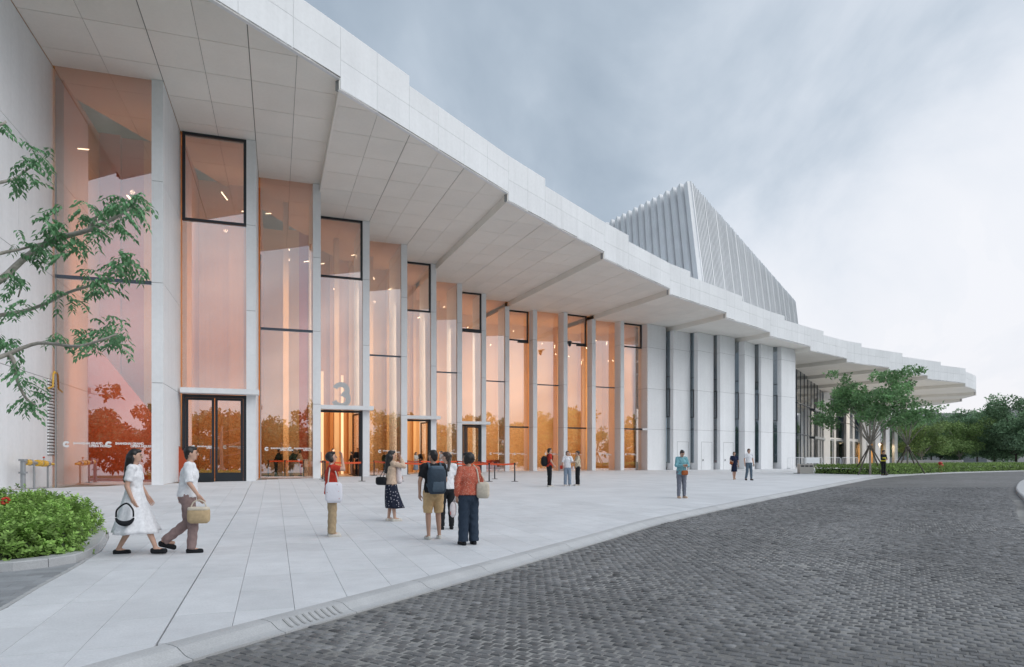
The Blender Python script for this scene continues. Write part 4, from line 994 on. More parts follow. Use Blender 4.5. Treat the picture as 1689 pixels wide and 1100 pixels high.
# grey footpath in front of the planter
fp = tag(empty('footpath', (-6.2, 7.6, gz(-6.2, 7.6))), kind='structure')
M['paver'] = mat('grey_paver', (0.30, 0.31, 0.325), 0.7, noise=[(4, 0.08), (60, .08)], rand=0.16)
edge = [p for p in PLEFT if p.y < 13.5]
for i in range(-14, 8):
    for j in range(-3, 16):
        c0 = Vector((-5.9, 7.2)); ax = Vector((0.93, 0.36)); ay = Vector((-.36, .93))
        off = 0.2 * (j % 2); poly = [c0 + ax * (.4 * (i + u) + off) + ay * (.2 * j + v_) for u, v_ in ((.006, .002), (.994, .002), (.994, .198), (.006, .198))]
        cen = sum(poly, Vector((0, 0))) / 4
        s_l = side(PLEFT, [tuple(cen)])[0]; s_p = side(PFs, [tuple(cen)])[0]
        if s_l > 0.18 or s_p < -0.1 or cen.x < -.8 * cen.y - .6: continue
        if s_l > -.35:
            q = min(range(len(PLEFT) - 1), key=lambda q: ((PLEFT[q] + PLEFT[q + 1]) / 2 - cen).length); nn_ = normals(PLEFT)[q]; poly = clip(poly, PLEFT[q] - nn_ * .07, PLEFT[q + 1] - nn_ * .07, True)
        if len(poly) < 3: continue
        z = [gz(p.x, p.y) - 0.008 for p in poly]; MB().prism(poly, [q - .04 for q in z], z).obj('paver', M['paver'], fp)
mb = MB(); q = [(p.x, p.y, pz(p) - .03) for p in edge] + [(-16, 14, -.6), (-16, 2, -.62), (-4.0, 0.5, -.68)]
mb.add(q, [tuple(range(len(q)))]).obj('paver_bed', M['grout'], fp)
mb = MB()
en = normals(edge)
for i in range(len(edge) - 1):
    mb.prism([edge[i] - en[i] * .006, edge[i + 1] - en[i + 1] * .006, edge[i + 1] - en[i + 1] * .062, edge[i] - en[i] * .062], [pz(edge[i]) - .1, pz(edge[i + 1]) - .1] * 2, [pz(edge[i]) + .002, pz(edge[i + 1]) + .002] * 2)
mb.obj('edge_strip', M['kerb'], fp)
# red blossoms at the far left of the bed
M['blossom'] = mat('red_blossom', (0.55, 0.05, 0.02), 0.6)
fl = empty('flower', tuple(at(8, 826, 11.2)), 'red blossom above the shrub bed at the left border', 'flower'); p0 = at(8, 826, 11.2)
mb = MB(); mb.tube([(p0.x, p0.y, gz(p0.x, p0.y)), (p0.x, p0.y, p0.z)], .008, 5); mb.obj('stem', M['leaf_bush'], fl)
mb = MB()
for q in range(14):
    v = rdir(1)[0] * .055; mb.ell(p0 + Vector(v), (.03, .03, .018), 6, 4)
mb.obj('petals', M['blossom'], fl)

# ------------------------------------------------------------------ near tree at left: limbs reach into the view with pinnate leaves
def near_tree():
    r_ = random.Random(4); g = np.random.default_rng(4); Y0 = 6.9
    t = empty('street_tree', (-7.6, 6.9, gz(-7.6, 6.9)), 'broadleaf tree whose leafy branches reach in from the left border', 'tree')
    P3 = lambda x, y, dy=0.0: at(x, y, Y0 + dy)
    limbs = [([(-420, 560), (-200, 520), (-60, 490), (0, 462), (36, 430), (72, 404), (111, 389), (145, 380), (178, 365), (207, 348), (226, 330)], 6.5, 0.0), ([(-60, 440), (0, 418), (34, 411), (67, 401)], 3, .15), ([(-420, 640), (-160, 545), (0, 520), (43, 512), (77, 500), (111, 483), (149, 471), (169, 464), (196, 442)], 3.6, .35),
             ([(-420, 700), (-140, 640), (0, 589), (29, 577), (63, 566), (96, 568), (130, 571), (169, 560), (193, 551)], 3.6, -.25), ([(14, 582), (24, 599), (29, 628), (43, 657), (58, 667)], 3, -.25), ([(-420, 420), (-100, 330), (0, 301), (22, 296), (43, 281), (63, 269)], 3, .3), ([(72, 404), (84, 385), (95, 368)], 2, 0), ([(145, 380), (160, 355), (158, 345)], 2, 0), ([(-100, 250), (0, 206), (8, 200)], 2, -.2), ([(-20, 470), (20, 455), (34, 470), (30, 490)], 2, .1)]
    mb = MB()
    for pts, r, dy in limbs:
        p = smooth([(a, b) for a, b in pts], 3); q = [P3(v.x, v.y, dy + .12 * math.sin(v.x * .03)) for v in p]; n = len(q); mb.tube(q, [(r * (1 - .78 * i / (n - 1)) + .7) * Y0 / F_PX for i in range(n)], 7)
    base = Vector((-7.6, 6.9, gz(-7.6, 6.9) - .2)); mb.tube([base, base + Vector((.02, .05, 1.2)), base + Vector((-.05, .1, 2.6)), base + Vector((.0, .2, 4.6))], [.17, .14, .12, .07], 10)
    for (px, py) in ((-420, 560), (-420, 640), (-420, 700), (-420, 420)):
        e = P3(px, py); mb.tube([Vector((-7.6, 6.95, e.z - .5)), e], [.1, .075], 8)
    mb.obj('trunk', M['bark'], t, True)
    cl = [(53, 271, 34), (33, 298, 17), (4, 204, 13), (92, 372, 34), (116, 392, 24), (82, 412, 24), (154, 350, 32), (196, 339, 38), (226, 326, 26), (193, 372, 18), (160, 385, 16), (34, 401, 20), (48, 416, 17), (10, 445, 14), (29, 469, 20), (39, 498, 15), (10, 506, 14), (90, 487, 17), (145, 454, 26), (164, 464, 18), (202, 433, 32), (216, 440, 18), (125, 493, 8), (92, 553, 12), (142, 556, 26), (186, 551, 34), (204, 552, 20), (149, 574, 14), (29, 570, 17), (29, 604, 17), (48, 633, 21), (39, 660, 20), (63, 652, 19), (10, 570, 12), (-40, 430, 40), (-30, 540, 40), (-50, 620, 40), (-60, 320, 40)]
    C, D, Nn, Ln, T = [], [], [], [], []
    for x, y, r in cl:
        for q in range(max(4, int(r * r / 62))):
            o = g.normal(0, .45, 2); c = np.array(P3(x + o[0] * r, y + o[1] * r, g.normal(0, .16)))
            a = g.uniform(0, 2 * np.pi); ra = unit(np.array([[math.cos(a), math.sin(a) * .8, g.uniform(-.75, .15)]]))[0]; L_ = g.uniform(.10, .17); m = 5
            sidev = unit(np.cross(ra, [0, 0, 1.0])[None])[0]; tt = g.uniform(.78, 1.3)
            for k in range(m):
                b = c + ra * L_ * (k / (m - 1)) + np.array([0, 0, -.05 * (k / (m - 1)) ** 2])
                for sg in (-1, 1):
                    C.append(b); D.append(ra * .5 + sidev * sg * .8 + np.array([0, 0, -.55 + g.normal(0, .2)])); Nn.append(np.array([0, 0, 1]) + sidev * sg * .5 + g.normal(0, .25, 3)); Ln.append(g.uniform(.055, .085)); T.append(tt * g.uniform(.85, 1.15))
            C.append(c + ra * L_); D.append(ra + np.array([0, 0, -.6])); Nn.append(np.array([0, 0, 1.0])); Ln.append(.07); T.append(tt)
    Ln = np.array(Ln); leaves(np.array(C), np.array(D), np.array(Nn), Ln, Ln * .42, np.array(T), 'leaves', M['leaf_near'], t)
near_tree()
# wood across the road, mirrored in the lobby glass
def belt():
    g = np.random.default_rng(8); cents, rads = [], []
    for k in range(46):
        az = R(62 + 4.4 * k + g.uniform(-1, 1)); d = g.uniform(62, 84) if az < R(230) else g.uniform(45, 60); x, y = math.sin(az) * d, math.cos(az) * d; H = g.uniform(9.0, 14.0)
        for q in range(18): cents.append((x + g.normal(0, 2.2), y + g.normal(0, 2.2), g.uniform(.02, .9) * H - .5)); rads.append(g.uniform(1.8, 3.0))
    o = leaves(*clump_crown(cents, rads, 26, 0.9, g), 'wood', M['leaf_far']); tag(o, kind='stuff')
belt()
# two far buildings beyond the trees
M['far_wall'] = mat('far_building_wall', (0.42, 0.41, 0.42), 0.8, noise=(0.1, .04)); M['far_win'] = mat('far_window', (0.10, 0.12, 0.14), 0.3)
def far_block(px0, px1, py, Y, label, steps):
    x0, x1 = (px0 - CX) / F_PX * Y, (px1 - CX) / F_PX * Y; h = CAMZ + (HZ - py) / F_PX * Y
    t = empty('apartment_building', ((x0 + x1) / 2, Y + 8, 0), label, 'building')
    MB().box(((x0 + x1) / 2, Y + 8, h / 2), ((x1 - x0) / 2, 8, h / 2)).obj('wall', M['far_wall'], t)
    for a, b, dh in steps: MB().box((x0 + (x1 - x0) * (a + b) / 2, Y + 8, h + dh / 2), ((x1 - x0) * (b - a) / 2, 7.5, dh / 2)).obj('roof_block', M['far_wall'], t)
    nwin = int((x1 - x0) / 3.2)
    wm = MB().box((0, 0, 0), (.75, .06, .7)).mesh('window', M['far_win'])
    for i in range(nwin):
        for j in range(3): link('window', wm, t, (x0 + (x1 - x0) * (i + .5) / nwin, Y - .03, h - 2.2 - 3.1 * j))
far_block(1500, 1588, 681, 300, 'distant grey block with stepped roof above the yellow green trees', [(.12, .55, 1.3)])
far_block(1628, 1760, 679, 280, 'distant grey block behind the tallest tree at right', [(.25, .9, 1.6)])
# ------------------------------------------------------------------ fittings and street furniture
M['steel'] = mat('grey_steel', (0.34, 0.35, 0.36), 0.45, metal=0.6); M['yellow'] = mat('yellow_paint', (0.72, 0.42, 0.05), 0.45); M['red_paint'] = mat('red_paint', (0.55, 0.05, 0.03), 0.45)
M['white_paint'] = mat('white_paint', (0.75, 0.76, 0.77), 0.5); M['belt'] = mat('red_belt', (0.72, 0.09, 0.025), 0.7); M['post'] = mat('black_post', (0.025, 0.025, 0.028), 0.4); M['bin'] = mat('beige_bin', (0.55, 0.51, 0.46), 0.6, streak=((20, 20, .2), .04))
# numeral over the entrance
def numeral():
    H = 1.60; w = 0.29; c = at(562.5, 651.5, 42.7); th = TH(4)
    t = empty('number_sign', (c.x, c.y, c.z - H / 2), 'large grey numeral 3 standing on the canopy over the open entrance', 'sign')
    r1, r2 = 0.365, 0.42; pts = []
    for k in range(17): a = R(158 - (158 + 75) * k / 16); pts.append((r1 * 1.06 * math.cos(a), H / 2 - w / 2 - r1 + r1 * math.sin(a)))
    for k in range(1, 19): a = R(72 - (72 + 160) * k / 18); pts.append((r2 * 1.06 * math.cos(a), -H / 2 + w / 2 + r2 + r2 * math.sin(a) - 0.0))
    rings = []; n = len(pts)
    for i, (x, z) in enumerate(pts):
        a, b = pts[max(i - 1, 0)], pts[min(i + 1, n - 1)]; dx, dz = b[0] - a[0], b[1] - a[1]; l = math.hypot(dx, dz); nx, nz = -dz / l, dx / l; q = []
        for s, y in ((-1, -.10), (1, -.10), (1, .10), (-1, .10)):
            u, vv = x + nx * s * w / 2, z + nz * s * w / 2; q.append(Vector((c.x + u * math.cos(th) - y * math.sin(th), c.y + u * math.sin(th) + y * math.cos(th), c.z + vv)))
        rings.append(q)
    MB().loft(rings).obj('numeral', M['num'], t)
M['num'] = mat('number_face', (0.30, 0.34, 0.345), 0.5)
numeral()
# vent and fire inlet on the leftmost fin
f_dir = (FC - pol(TH(0), RF[0])).normalized(); f_o = pol(TH(0), RF[0]); f_n = Vector((f_dir.y, -f_dir.x))
def onfin(px, py, off=0.0):
    m = (px - CX) / F_PX; o = f_o + f_n * off; t = (o.x - m * o.y) / (m * f_dir.y - f_dir.x); p = o + f_dir * t; return Vector((p.x, p.y, CAMZ + (HZ - py) / F_PX * p.y))
vent = empty('wall_vent', tuple(onfin(85, 750)), 'tall narrow white louvred vent set in the leftmost fin', 'vent')
a, b = onfin(78, 752), onfin(92.5, 752); zt_ = onfin(85, 626).z; zb_ = onfin(85, 751).z; az = math.atan2(b.y - a.y, b.x - a.x); wv = (Vector(b.xy) - Vector(a.xy)).length; cm = (a + b) / 2
MB().box((cm.x + f_n.x * .006, cm.y + f_n.y * .006, (zt_ + zb_) / 2), (wv / 2, .005, (zt_ - zb_) / 2), rz=az).obj('vent_back', M['joint'], vent)
sm_ = MB().box((0, 0, 0), (wv / 2, .03, .028), M=Matrix.Rotation(R(35), 3, 'X')).mesh('slat', M['panel'])
ns = 24
for i in range(ns): link('slat', sm_, vent, (cm.x + f_n.x * .03, cm.y + f_n.y * .03, zb_ + (zt_ - zb_) * (i + .5) / ns), (0, 0, az))
hk = empty('hook_pipe', tuple(onfin(82, 640)), 'thin yellow hooked pipe above the vent', 'pipe')
q = [onfin(80, 640, .12), onfin(87, 638, .12), onfin(88, 617, .12), onfin(90, 613, .12), onfin(92, 616, .12)]; MB().tube(q, .035, 7).obj('pipe', M['yellow'], hk)
fi = empty('fire_inlet', tuple(onfin(38, 806, .5)), 'grey standpipe with yellow capped valves beside the leftmost fin', 'fire inlet')
def P(px, py): return onfin(px, py, .45)
v0, v1 = P(38, 762), P(88, 765.5); g0 = lambda p: Vector((p.x, p.y, gz(p.x, p.y)))
MB().tube([g0(v0), v0 + Vector((0, 0, .10))], .075, 10).obj('standpipe', M['steel'], fi)
for z in (.0, -.42): MB().tube([v0 + Vector((0, 0, z - .03 + .07)), v0 + Vector((0, 0, z + .03 + .07))], .13, 12).obj('flange', M['steel'], fi)
dv = (v1 - v0); MB().tube([v0, v0 + dv * .8], .055, 9).obj('cross_pipe', M['steel'], fi)
for t0, t1, r, m in ((.09, .19, .10, 'yellow'), (.19, .24, .11, 'steel'), (.42, .53, .115, 'yellow'), (.53, .58, .09, 'steel'), (.60, .72, .115, 'yellow'), (.72, .82, .10, 'steel'), (.82, 1.0, .05, 'yellow')):
    MB().tube([v0 + dv * t0, v0 + dv * t1], r, 10).obj('valve_cap' if m == 'yellow' else 'coupling', M[m], fi)
for t_ in (.34, .80):
    p = v0 + dv * t_; MB().tube([g0(p), p], .035, 7).obj('support_leg', M['steel'], fi); e = g0(p); MB().box((e.x, e.y, e.z + .01), (.12, .09, .012)).obj('foot_plate', M['steel'], fi)
p = v0 + dv * .66; MB().tube([p, p + Vector((0, 0, .2))], .02, 6).obj('valve_stem', M['steel'], fi); MB().ell(p + Vector((0, 0, .22)), (.04, .04, .03), 8, 5).obj('valve_knob', M['red_paint'], fi)
# dome cameras
def cam_dome(px, py, Y, label, dark):
    c = at(px, py, Y); t = empty('security_camera', tuple(c), label, 'camera')
    if dark:
        MB().box((c.x, c.y + .15, c.z + .30), (.10, .3, .05)).obj('bracket', M['white_paint'], t); MB().tube([(c.x, c.y, c.z + .28), (c.x, c.y, c.z + .10)], [.20, .22], 12).obj('housing', M['post'], t); MB().ell((c.x, c.y, c.z + .02), (.15, .15, .22), 12, 8).obj('dome', M['black'], t)
    else:
        MB().tube([(c.x + .25, c.y + .1, c.z), (c.x - .25, c.y - .1, c.z - .02)], .10, 10).obj('housing', M['white_paint'], t); MB().tube([(c.x - .25, c.y - .1, c.z - .02), (c.x - .30, c.y - .12, c.z - .02)], .085, 10).obj('lens', M['black'], t); MB().box((c.x + .2, c.y + .25, c.z + .02), (.04, .2, .04)).obj('bracket', M['white_paint'], t)
cam_dome(939.5, 568, 62.6, 'black dome camera high on a white fin', True); cam_dome(1063, 708, 67.0, 'small white bullet camera low on the broad fin', False)
# queue posts with red belts
PO = {'a': (536, 793.5), 'b': (597, 793.7), 'c': (660.7, 793.7), 'd': (751.8, 794.2), 'e': (806.9, 794.2), 'f': (849, 794.2), 'g': (672.6, 782.5), 'h': (692.9, 785.5), 'i': (755, 783.5), 'j': (793.6, 787.8), 'k': (816, 790), 'l': (528, 788.5), 'm': (617, 784.5), 'n': (532.5, 790.5)}
PL = {'a': 'front queue post behind the person in red with a tote bag', 'b': 'front queue post right of the open door marked 3', 'c': 'front queue post right of the woman in the dark skirt', 'd': 'front queue post left of the person in the coral blouse', 'e': 'front queue post right of the person in the coral blouse', 'f': 'last queue post at the free right end of the red belt', 'g': 'rear queue post at the left jamb of the second open door', 'h': 'rear queue post in front of the second open door', 'i': 'rear queue post before the narrow fin beside the black door', 'j': 'rear queue post before the black framed single door', 'k': 'rear queue post left of the last belt post', 'l': 'rear queue post against the fin left of the door marked 3', 'm': 'rear queue post before the glass right of the door marked 3', 'n': 'middle queue post close to the fin left of the door marked 3'}
post_m = [MB().tube([(0, 0, .02), (0, 0, .98)], .035, 10).mesh('tube', M['post']), MB().tube([(0, 0, 0), (0, 0, .015), (0, 0, .03)], [.19, .19, .06], 16).mesh('base', M['post']), MB().tube([(0, 0, .90), (0, 0, 1.0)], .045, 10).mesh('belt_head', M['post'])]
PW = {}
for k, (px, py) in PO.items():
    x, y = unproj(px, py); z = gz(x, y); PW[k] = Vector((x, y, z))
    t = empty('queue_post', (x, y, z), PL[k], 'queue post', 'queue posts with red belts at the doors')
    for nm, me in zip(('tube', 'base', 'belt_head'), post_m): link(nm, me, None).parent = t
def belt_between(a, b, label):
    p, q = PW[a] + Vector((0, 0, .945)), PW[b] + Vector((0, 0, .945)); n = 8; d = (q - p).normalized(); s_ = Vector((-d.y, d.x, 0)).normalized() * .003; rings = []
    for i in range(n + 1):
        c = p.lerp(q, .008 + .984 * i / n) - Vector((0, 0, .035 * math.sin(math.pi * i / n))); rings.append([c - s_ + Vector((0, 0, -.045)), c + s_ + Vector((0, 0, -.045)), c + s_ + Vector((0, 0, .045)), c - s_ + Vector((0, 0, .045))])
    MB().loft(rings).obj('belt', M['belt'], None, label=label, cat='belt', group='red belts strung between the queue posts')
for a, b, l in (('a', 'b', 'red belt in front of the open door marked 3'), ('c', 'd', 'red belt behind the backpack man and his companion'), ('d', 'e', 'red belt behind the person in the coral blouse'), ('e', 'f', 'red belt at the right end of the queue line'), ('g', 'h', 'short rear red belt at the second open door'), ('h', 'i', 'rear red belt between the second open door and the black door'), ('i', 'j', 'rear red belt before the black framed single door'), ('j', 'k', 'rear red belt near the right end of the queue line'), ('l', 'n', 'short red belt by the fin left of the door marked 3'), ('m', 'c', 'rear red belt behind the woman in the dark skirt')): belt_between(a, b, l)
# red notice box inside the glass right of the black door
p = ((812 - CX) / F_PX * 63.3 + .3, 61.1); sg = empty('notice_board', (p[0] - .3, p[1] + 2.2, 0), 'red notice board standing behind the glass by the black door', 'board'); MB().box((p[0] - .3, p[1] + 2.2, .55), (.72, .06, .5)).obj('panel', M['red_paint'], sg)
for s_ in (-.55, .55): MB().box((p[0] - .3 + s_, p[1] + 2.2, .04), (.05, .2, .04)).obj('foot', M['post'], sg)
# litter bin
x, y = unproj(1328.5, 781); z = gz(x, y); bn = empty('litter_bin', (x, y, z), 'beige litter bin with three dark slots left of the hedge', 'bin')
MB().box((x, y, z + .34), (.53, .25, .33)).obj('body', M['bin'], bn); MB().box((x, y, z + .70), (.55, .27, .035)).obj('lid', M['bin'], bn)
for s_ in (-.33, 0, .33): MB().box((x + s_, y - .256, z + .58), (.12, .012, .05)).obj('slot', M['black'], bn)
MB().box((x - .62, y + .1, z + .02), (.14, .3, .02)).obj('foot', M['post'], bn)
# crowd barriers
bar_m = MB(); bar_m.tube([(-1.1, 0, .12), (-1.1, 0, 1.15), (-1.0, 0, 1.25), (1.0, 0, 1.25), (1.1, 0, 1.15), (1.1, 0, .12), (1.0, 0, .2), (-1.0, 0, .2), (-1.1, 0, .28)], .028, 6); bar_m = bar_m.mesh('frame', M['white_paint'])
rod = MB().tube([(0, 0, .2), (0, 0, 1.25)], .014, 5).mesh('rod', M['white_paint']); foot = MB().box((0, 0, .06), (.03, .3, .06)).mesh('foot', M['white_paint'])
BLAB = ['white crowd barrier at the left end of the row by the last blade', 'white crowd barrier behind the litter bin', 'white crowd barrier before the broad corner column', 'white crowd barrier left of the braced tree']
for j, (px, Y) in enumerate(((1313, 75), (1343, 76.5), (1373, 78), (1402, 79.5))):
    x = (px - CX) / F_PX * Y; z = gz(x, Y); t = empty('crowd_barrier', (x, Y, z), BLAB[j], 'barrier', 'white crowd barriers before the glazed wing', rz=.25)
    link('frame', bar_m, None).parent = t
    for q in range(9): o = link('rod', rod, None, (-.9 + .225 * q, 0, 0)); o.parent = t
    for s_ in (-1, 1): o = link('foot', foot, None, (s_ * .95, 0, 0)); o.parent = t
x = (1341 - CX) / F_PX * 76.0; nt_ = MB().box((x, 76.0, gz(x, 76) + .95), (.75, .015, .33)).obj('notice_sign', M['white_paint'], None); tag(nt_, 'white notice panel hung on a crowd barrier behind the litter bin', 'sign')
# low wall beyond the hedge, railing further right
M['low_wall'] = mat('grey_low_wall', (0.42, 0.41, 0.40), 0.7, noise=(1.5, .08))
lw = empty('low_wall', (52, 88, .1), 'long low grey garden wall behind the braced trees', 'wall'); a, b = Vector(((1478 - CX) / F_PX * 92, 92)), Vector(((1588 - CX) / F_PX * 86, 86))
for j in range(9):
    p, q = a.lerp(b, j / 9), a.lerp(b, (j + .985) / 9); pane_box(p, q, -.1, .98, 'wall_panel', M['low_wall'], lw, .22)
pane_box(a, b, .985, 1.05, 'coping', M['kerb'], lw, .26, -.02)
rl = empty('railing', (66, 84, .1), 'thin blue grey railing in front of the park trees', 'railing'); a, b = Vector(((1592 - CX) / F_PX * 82, 82)), Vector(((1740 - CX) / F_PX * 76, 76))
for z in (.45, .8): MB().tube([(a.x, a.y, z), (b.x, b.y, z)], .04, 6).obj('rail', M['steel'], rl)
for j in range(12): p = a.lerp(b, j / 11); MB().tube([(p.x, p.y, -.3), (p.x, p.y, .84)], .04, 6).obj('post', M['steel'], rl)
# red hydrant cover in the hedge
x, y = unproj(1551, 780.5); y += 3; x = (1551 - CX) / F_PX * y; z = float(G0(y)); hy = empty('hydrant', (x, y, z + .3), 'small red hydrant poking out of the hedge top', 'hydrant'); MB().tube([(x, y, z), (x, y, z + .72)], .13, 9).obj('barrel', M['red_paint'], hy); MB().ell((x, y, z + .78), (.17, .17, .13), 10, 6).obj('cap', M['red_paint'], hy); MB().tube([(x - .24, y, z + .6), (x + .24, y, z + .6)], .07, 8).obj('nozzle', M['red_paint'], hy)
# ------------------------------------------------------------------ people
def cloth(name, base, rough=0.85, noise=(22, 0.10), **k): return mat(name, base, rough, noise=noise, spec=0.25, bump=(14, 0.35, 0.02), **k)
M['skin'] = mat('skin', (0.56, 0.34, 0.25), 0.55, noise=(9, 0.05)); M['skin_tan'] = mat('skin_tan', (0.46, 0.27, 0.19), 0.55, noise=(9, 0.05)); M['hair'] = mat('black_hair', (0.014, 0.012, 0.012), 0.42, noise=(40, 0.4)); M['hair_brown'] = mat('brown_hair', (0.045, 0.028, 0.022), 0.45, noise=(40, 0.4))
M['eye'] = mat('dark_eye', (0.01, 0.008, 0.007), 0.3); M['lips'] = mat('lips', (0.36, 0.13, 0.11), 0.5)
for n_, c_ in dict(c_white=(0.78, 0.78, 0.80), c_offwhite=(0.66, 0.62, 0.56), c_red=(0.52, 0.05, 0.03), c_khaki=(0.42, 0.31, 0.19), c_black=(0.016, 0.017, 0.02), c_navy=(0.018, 0.025, 0.06), c_beige=(0.62, 0.46, 0.34), c_scarf=(0.74, 0.66, 0.66), c_tan=(0.56, 0.38, 0.20), c_jeans=(0.24, 0.30, 0.38), c_teal=(0.20, 0.42, 0.47), c_grey=(0.19, 0.20, 0.24), c_slate=(0.10, 0.14, 0.18), c_brown=(0.27, 0.19, 0.18), c_dkblue=(0.03, 0.045, 0.07), c_shoe=(0.62, 0.60, 0.55), c_straw=(0.50, 0.37, 0.22), c_rust=(0.34, 0.10, 0.035), c_pack=(0.045, 0.065, 0.09), c_cream=(0.62, 0.55, 0.45), c_yellow=(0.75, 0.66, 0.06)).items(): M[n_] = cloth(n_[2:] + '_cloth', c_)
def pattern(name, a, b, scale, thr):
    m = cloth(name, a); nt = m.node_tree; N = nt.nodes.new; L = nt.links.new; bs = nt.nodes['Principled BSDF']; tc = N('ShaderNodeTexCoord'); v = N('ShaderNodeTexVoronoi'); v.inputs['Scale'].default_value = scale; L(tc.outputs['Object'], v.inputs['Vector'])
    r = N('ShaderNodeMath'); r.operation = 'LESS_THAN'; L(v.outputs['Distance'], r.inputs[0]); r.inputs[1].default_value = thr; mx = N('ShaderNodeMixRGB'); L(r.outputs[0], mx.inputs[0]); mx.inputs[1].default_value = (*a, 1); mx.inputs[2].default_value = (*b, 1); L(mx.outputs[0], bs.inputs['Base Color']); return m
M['c_floral'] = pattern('dark_floral_cloth', (0.018, 0.022, 0.04), (0.42, 0.40, 0.44), 19, 0.26); M['c_coral'] = pattern('coral_speckled_cloth', (0.50, 0.12, 0.075), (0.62, 0.30, 0.22), 42, 0.32); M['c_leopard'] = pattern('cream_brown_print_cloth', (0.62, 0.53, 0.40), (0.10, 0.07, 0.04), 17, 0.30); M['c_totebag'] = pattern('white_printed_cloth', (0.72, 0.71, 0.76), (0.60, 0.40, 0.42), 11, 0.13)
def cap(mb, a, ra, b, rb, n=12, flat0=False, flat1=False, ell=1.0, side=None):
    """tapered limb from a to b with round (or cut) ends; ell flattens it along `side`"""
    a, b = Vector(a), Vector(b); d = (b - a); L_ = d.length; d = d / L_ if L_ > 1e-6 else Vector((0, 0, 1)); u = (side - d * side.dot(d)).normalized() if side is not None else d.orthogonal().normalized(); w = d.cross(u); prof = []
    if not flat0: prof += [(-ra * math.cos(t), ra * math.sin(t)) for t in (0.15, 0.6, 1.1)]
    prof += [(0, ra), (L_ * .5, (ra + rb) / 2), (L_, rb)]
    if not flat1: prof += [(L_ + rb * math.cos(t), rb * math.sin(t)) for t in (1.1, 0.6, 0.15)]
    mb.loft([[a + d * x + (u * math.cos(2 * math.pi * j / n) * ell + w * math.sin(2 * math.pi * j / n)) * r for j in range(n)] for x, r in prof])
def remesh(mb, name, m, vox, smooth_it=4, noise_amp=0.0, extra=None):
    me = mb.mesh(name, m); o = bpy.data.objects.new(name, me)
    r = o.modifiers.new('r', 'REMESH'); r.mode = 'VOXEL'; r.voxel_size = vox; r.use_smooth_shade = True
    s = o.modifiers.new('s', 'SMOOTH'); s.iterations = smooth_it; s.factor = 0.5
    out = bake_obj(o); bpy.data.objects.remove(o); bpy.data.meshes.remove(me); out.name = name
    if noise_amp:
        n = len(out.vertices); co = np.empty(n * 3, np.float32); out.vertices.foreach_get('co', co); nr = np.empty(n * 3, np.float32); out.vertices.foreach_get('normal', nr); co = co.reshape(-1, 3); nr = nr.reshape(-1, 3)
        x, y, z = co.T; w = np.sin(z * 47 + 5 * np.sin(x * 19) + y * 21) * .5 + np.sin(x * 53 - z * 24 + 4 * np.sin(y * 17)) * .5; co += nr * (w * noise_amp)[:, None]; out.vertices.foreach_set('co', co.ravel()); out.update()
    if extra is not None:
        bm = bmesh.new(); bm.from_mesh(out); e = extra.mesh('x', m, True); bm.from_mesh(e); bm.to_mesh(out); bm.free(); bpy.data.meshes.remove(e)
    if not out.materials: out.materials.append(m)
    out.polygons.foreach_set('use_smooth', [True] * len(out.polygons)); return out
def hand(mb, w, d, palm, sgn, curl=0.5):
    """palm and five bent fingers from the wrist w along d; palm = direction the palm faces"""
    d = Vector(d).normalized(); palm = (Vector(palm) - d * Vector(palm).dot(d)).normalized(); s = d.cross(palm) * sgn
    for k in range(3): cap(mb, w + s * (.018 - .018 * k), .016, w + d * .085 + s * (.026 - .026 * k), .0145, 7)
    for k, L_ in enumerate((.068, .078, .072, .056)):
        p = w + d * .088 + s * (.030 - .020 * k); q = p + (d * math.cos(curl * .5) + palm * math.sin(curl * .5)) * L_ * .5; e = q + (d * math.cos(curl * 1.3) + palm * math.sin(curl * 1.3)) * L_ * .5; cap(mb, p, .0088, q, .008, 6); cap(mb, q, .008, e, .0065, 6)
    t0 = w + d * .025 + s * .030; t1 = t0 + (d * .6 + s * .7 + palm * .35).normalized() * .040; t2 = t1 + (d * .9 + s * .1 + palm * .5).normalized() * .032; cap(mb, t0, .012, t1, .0105, 6); cap(mb, t1, .0105, t2, .008, 6)
ARM_DOWN = lambda s: (Vector((s * .235, -.02, 1.13)), Vector((s * .25, .06, .88)))
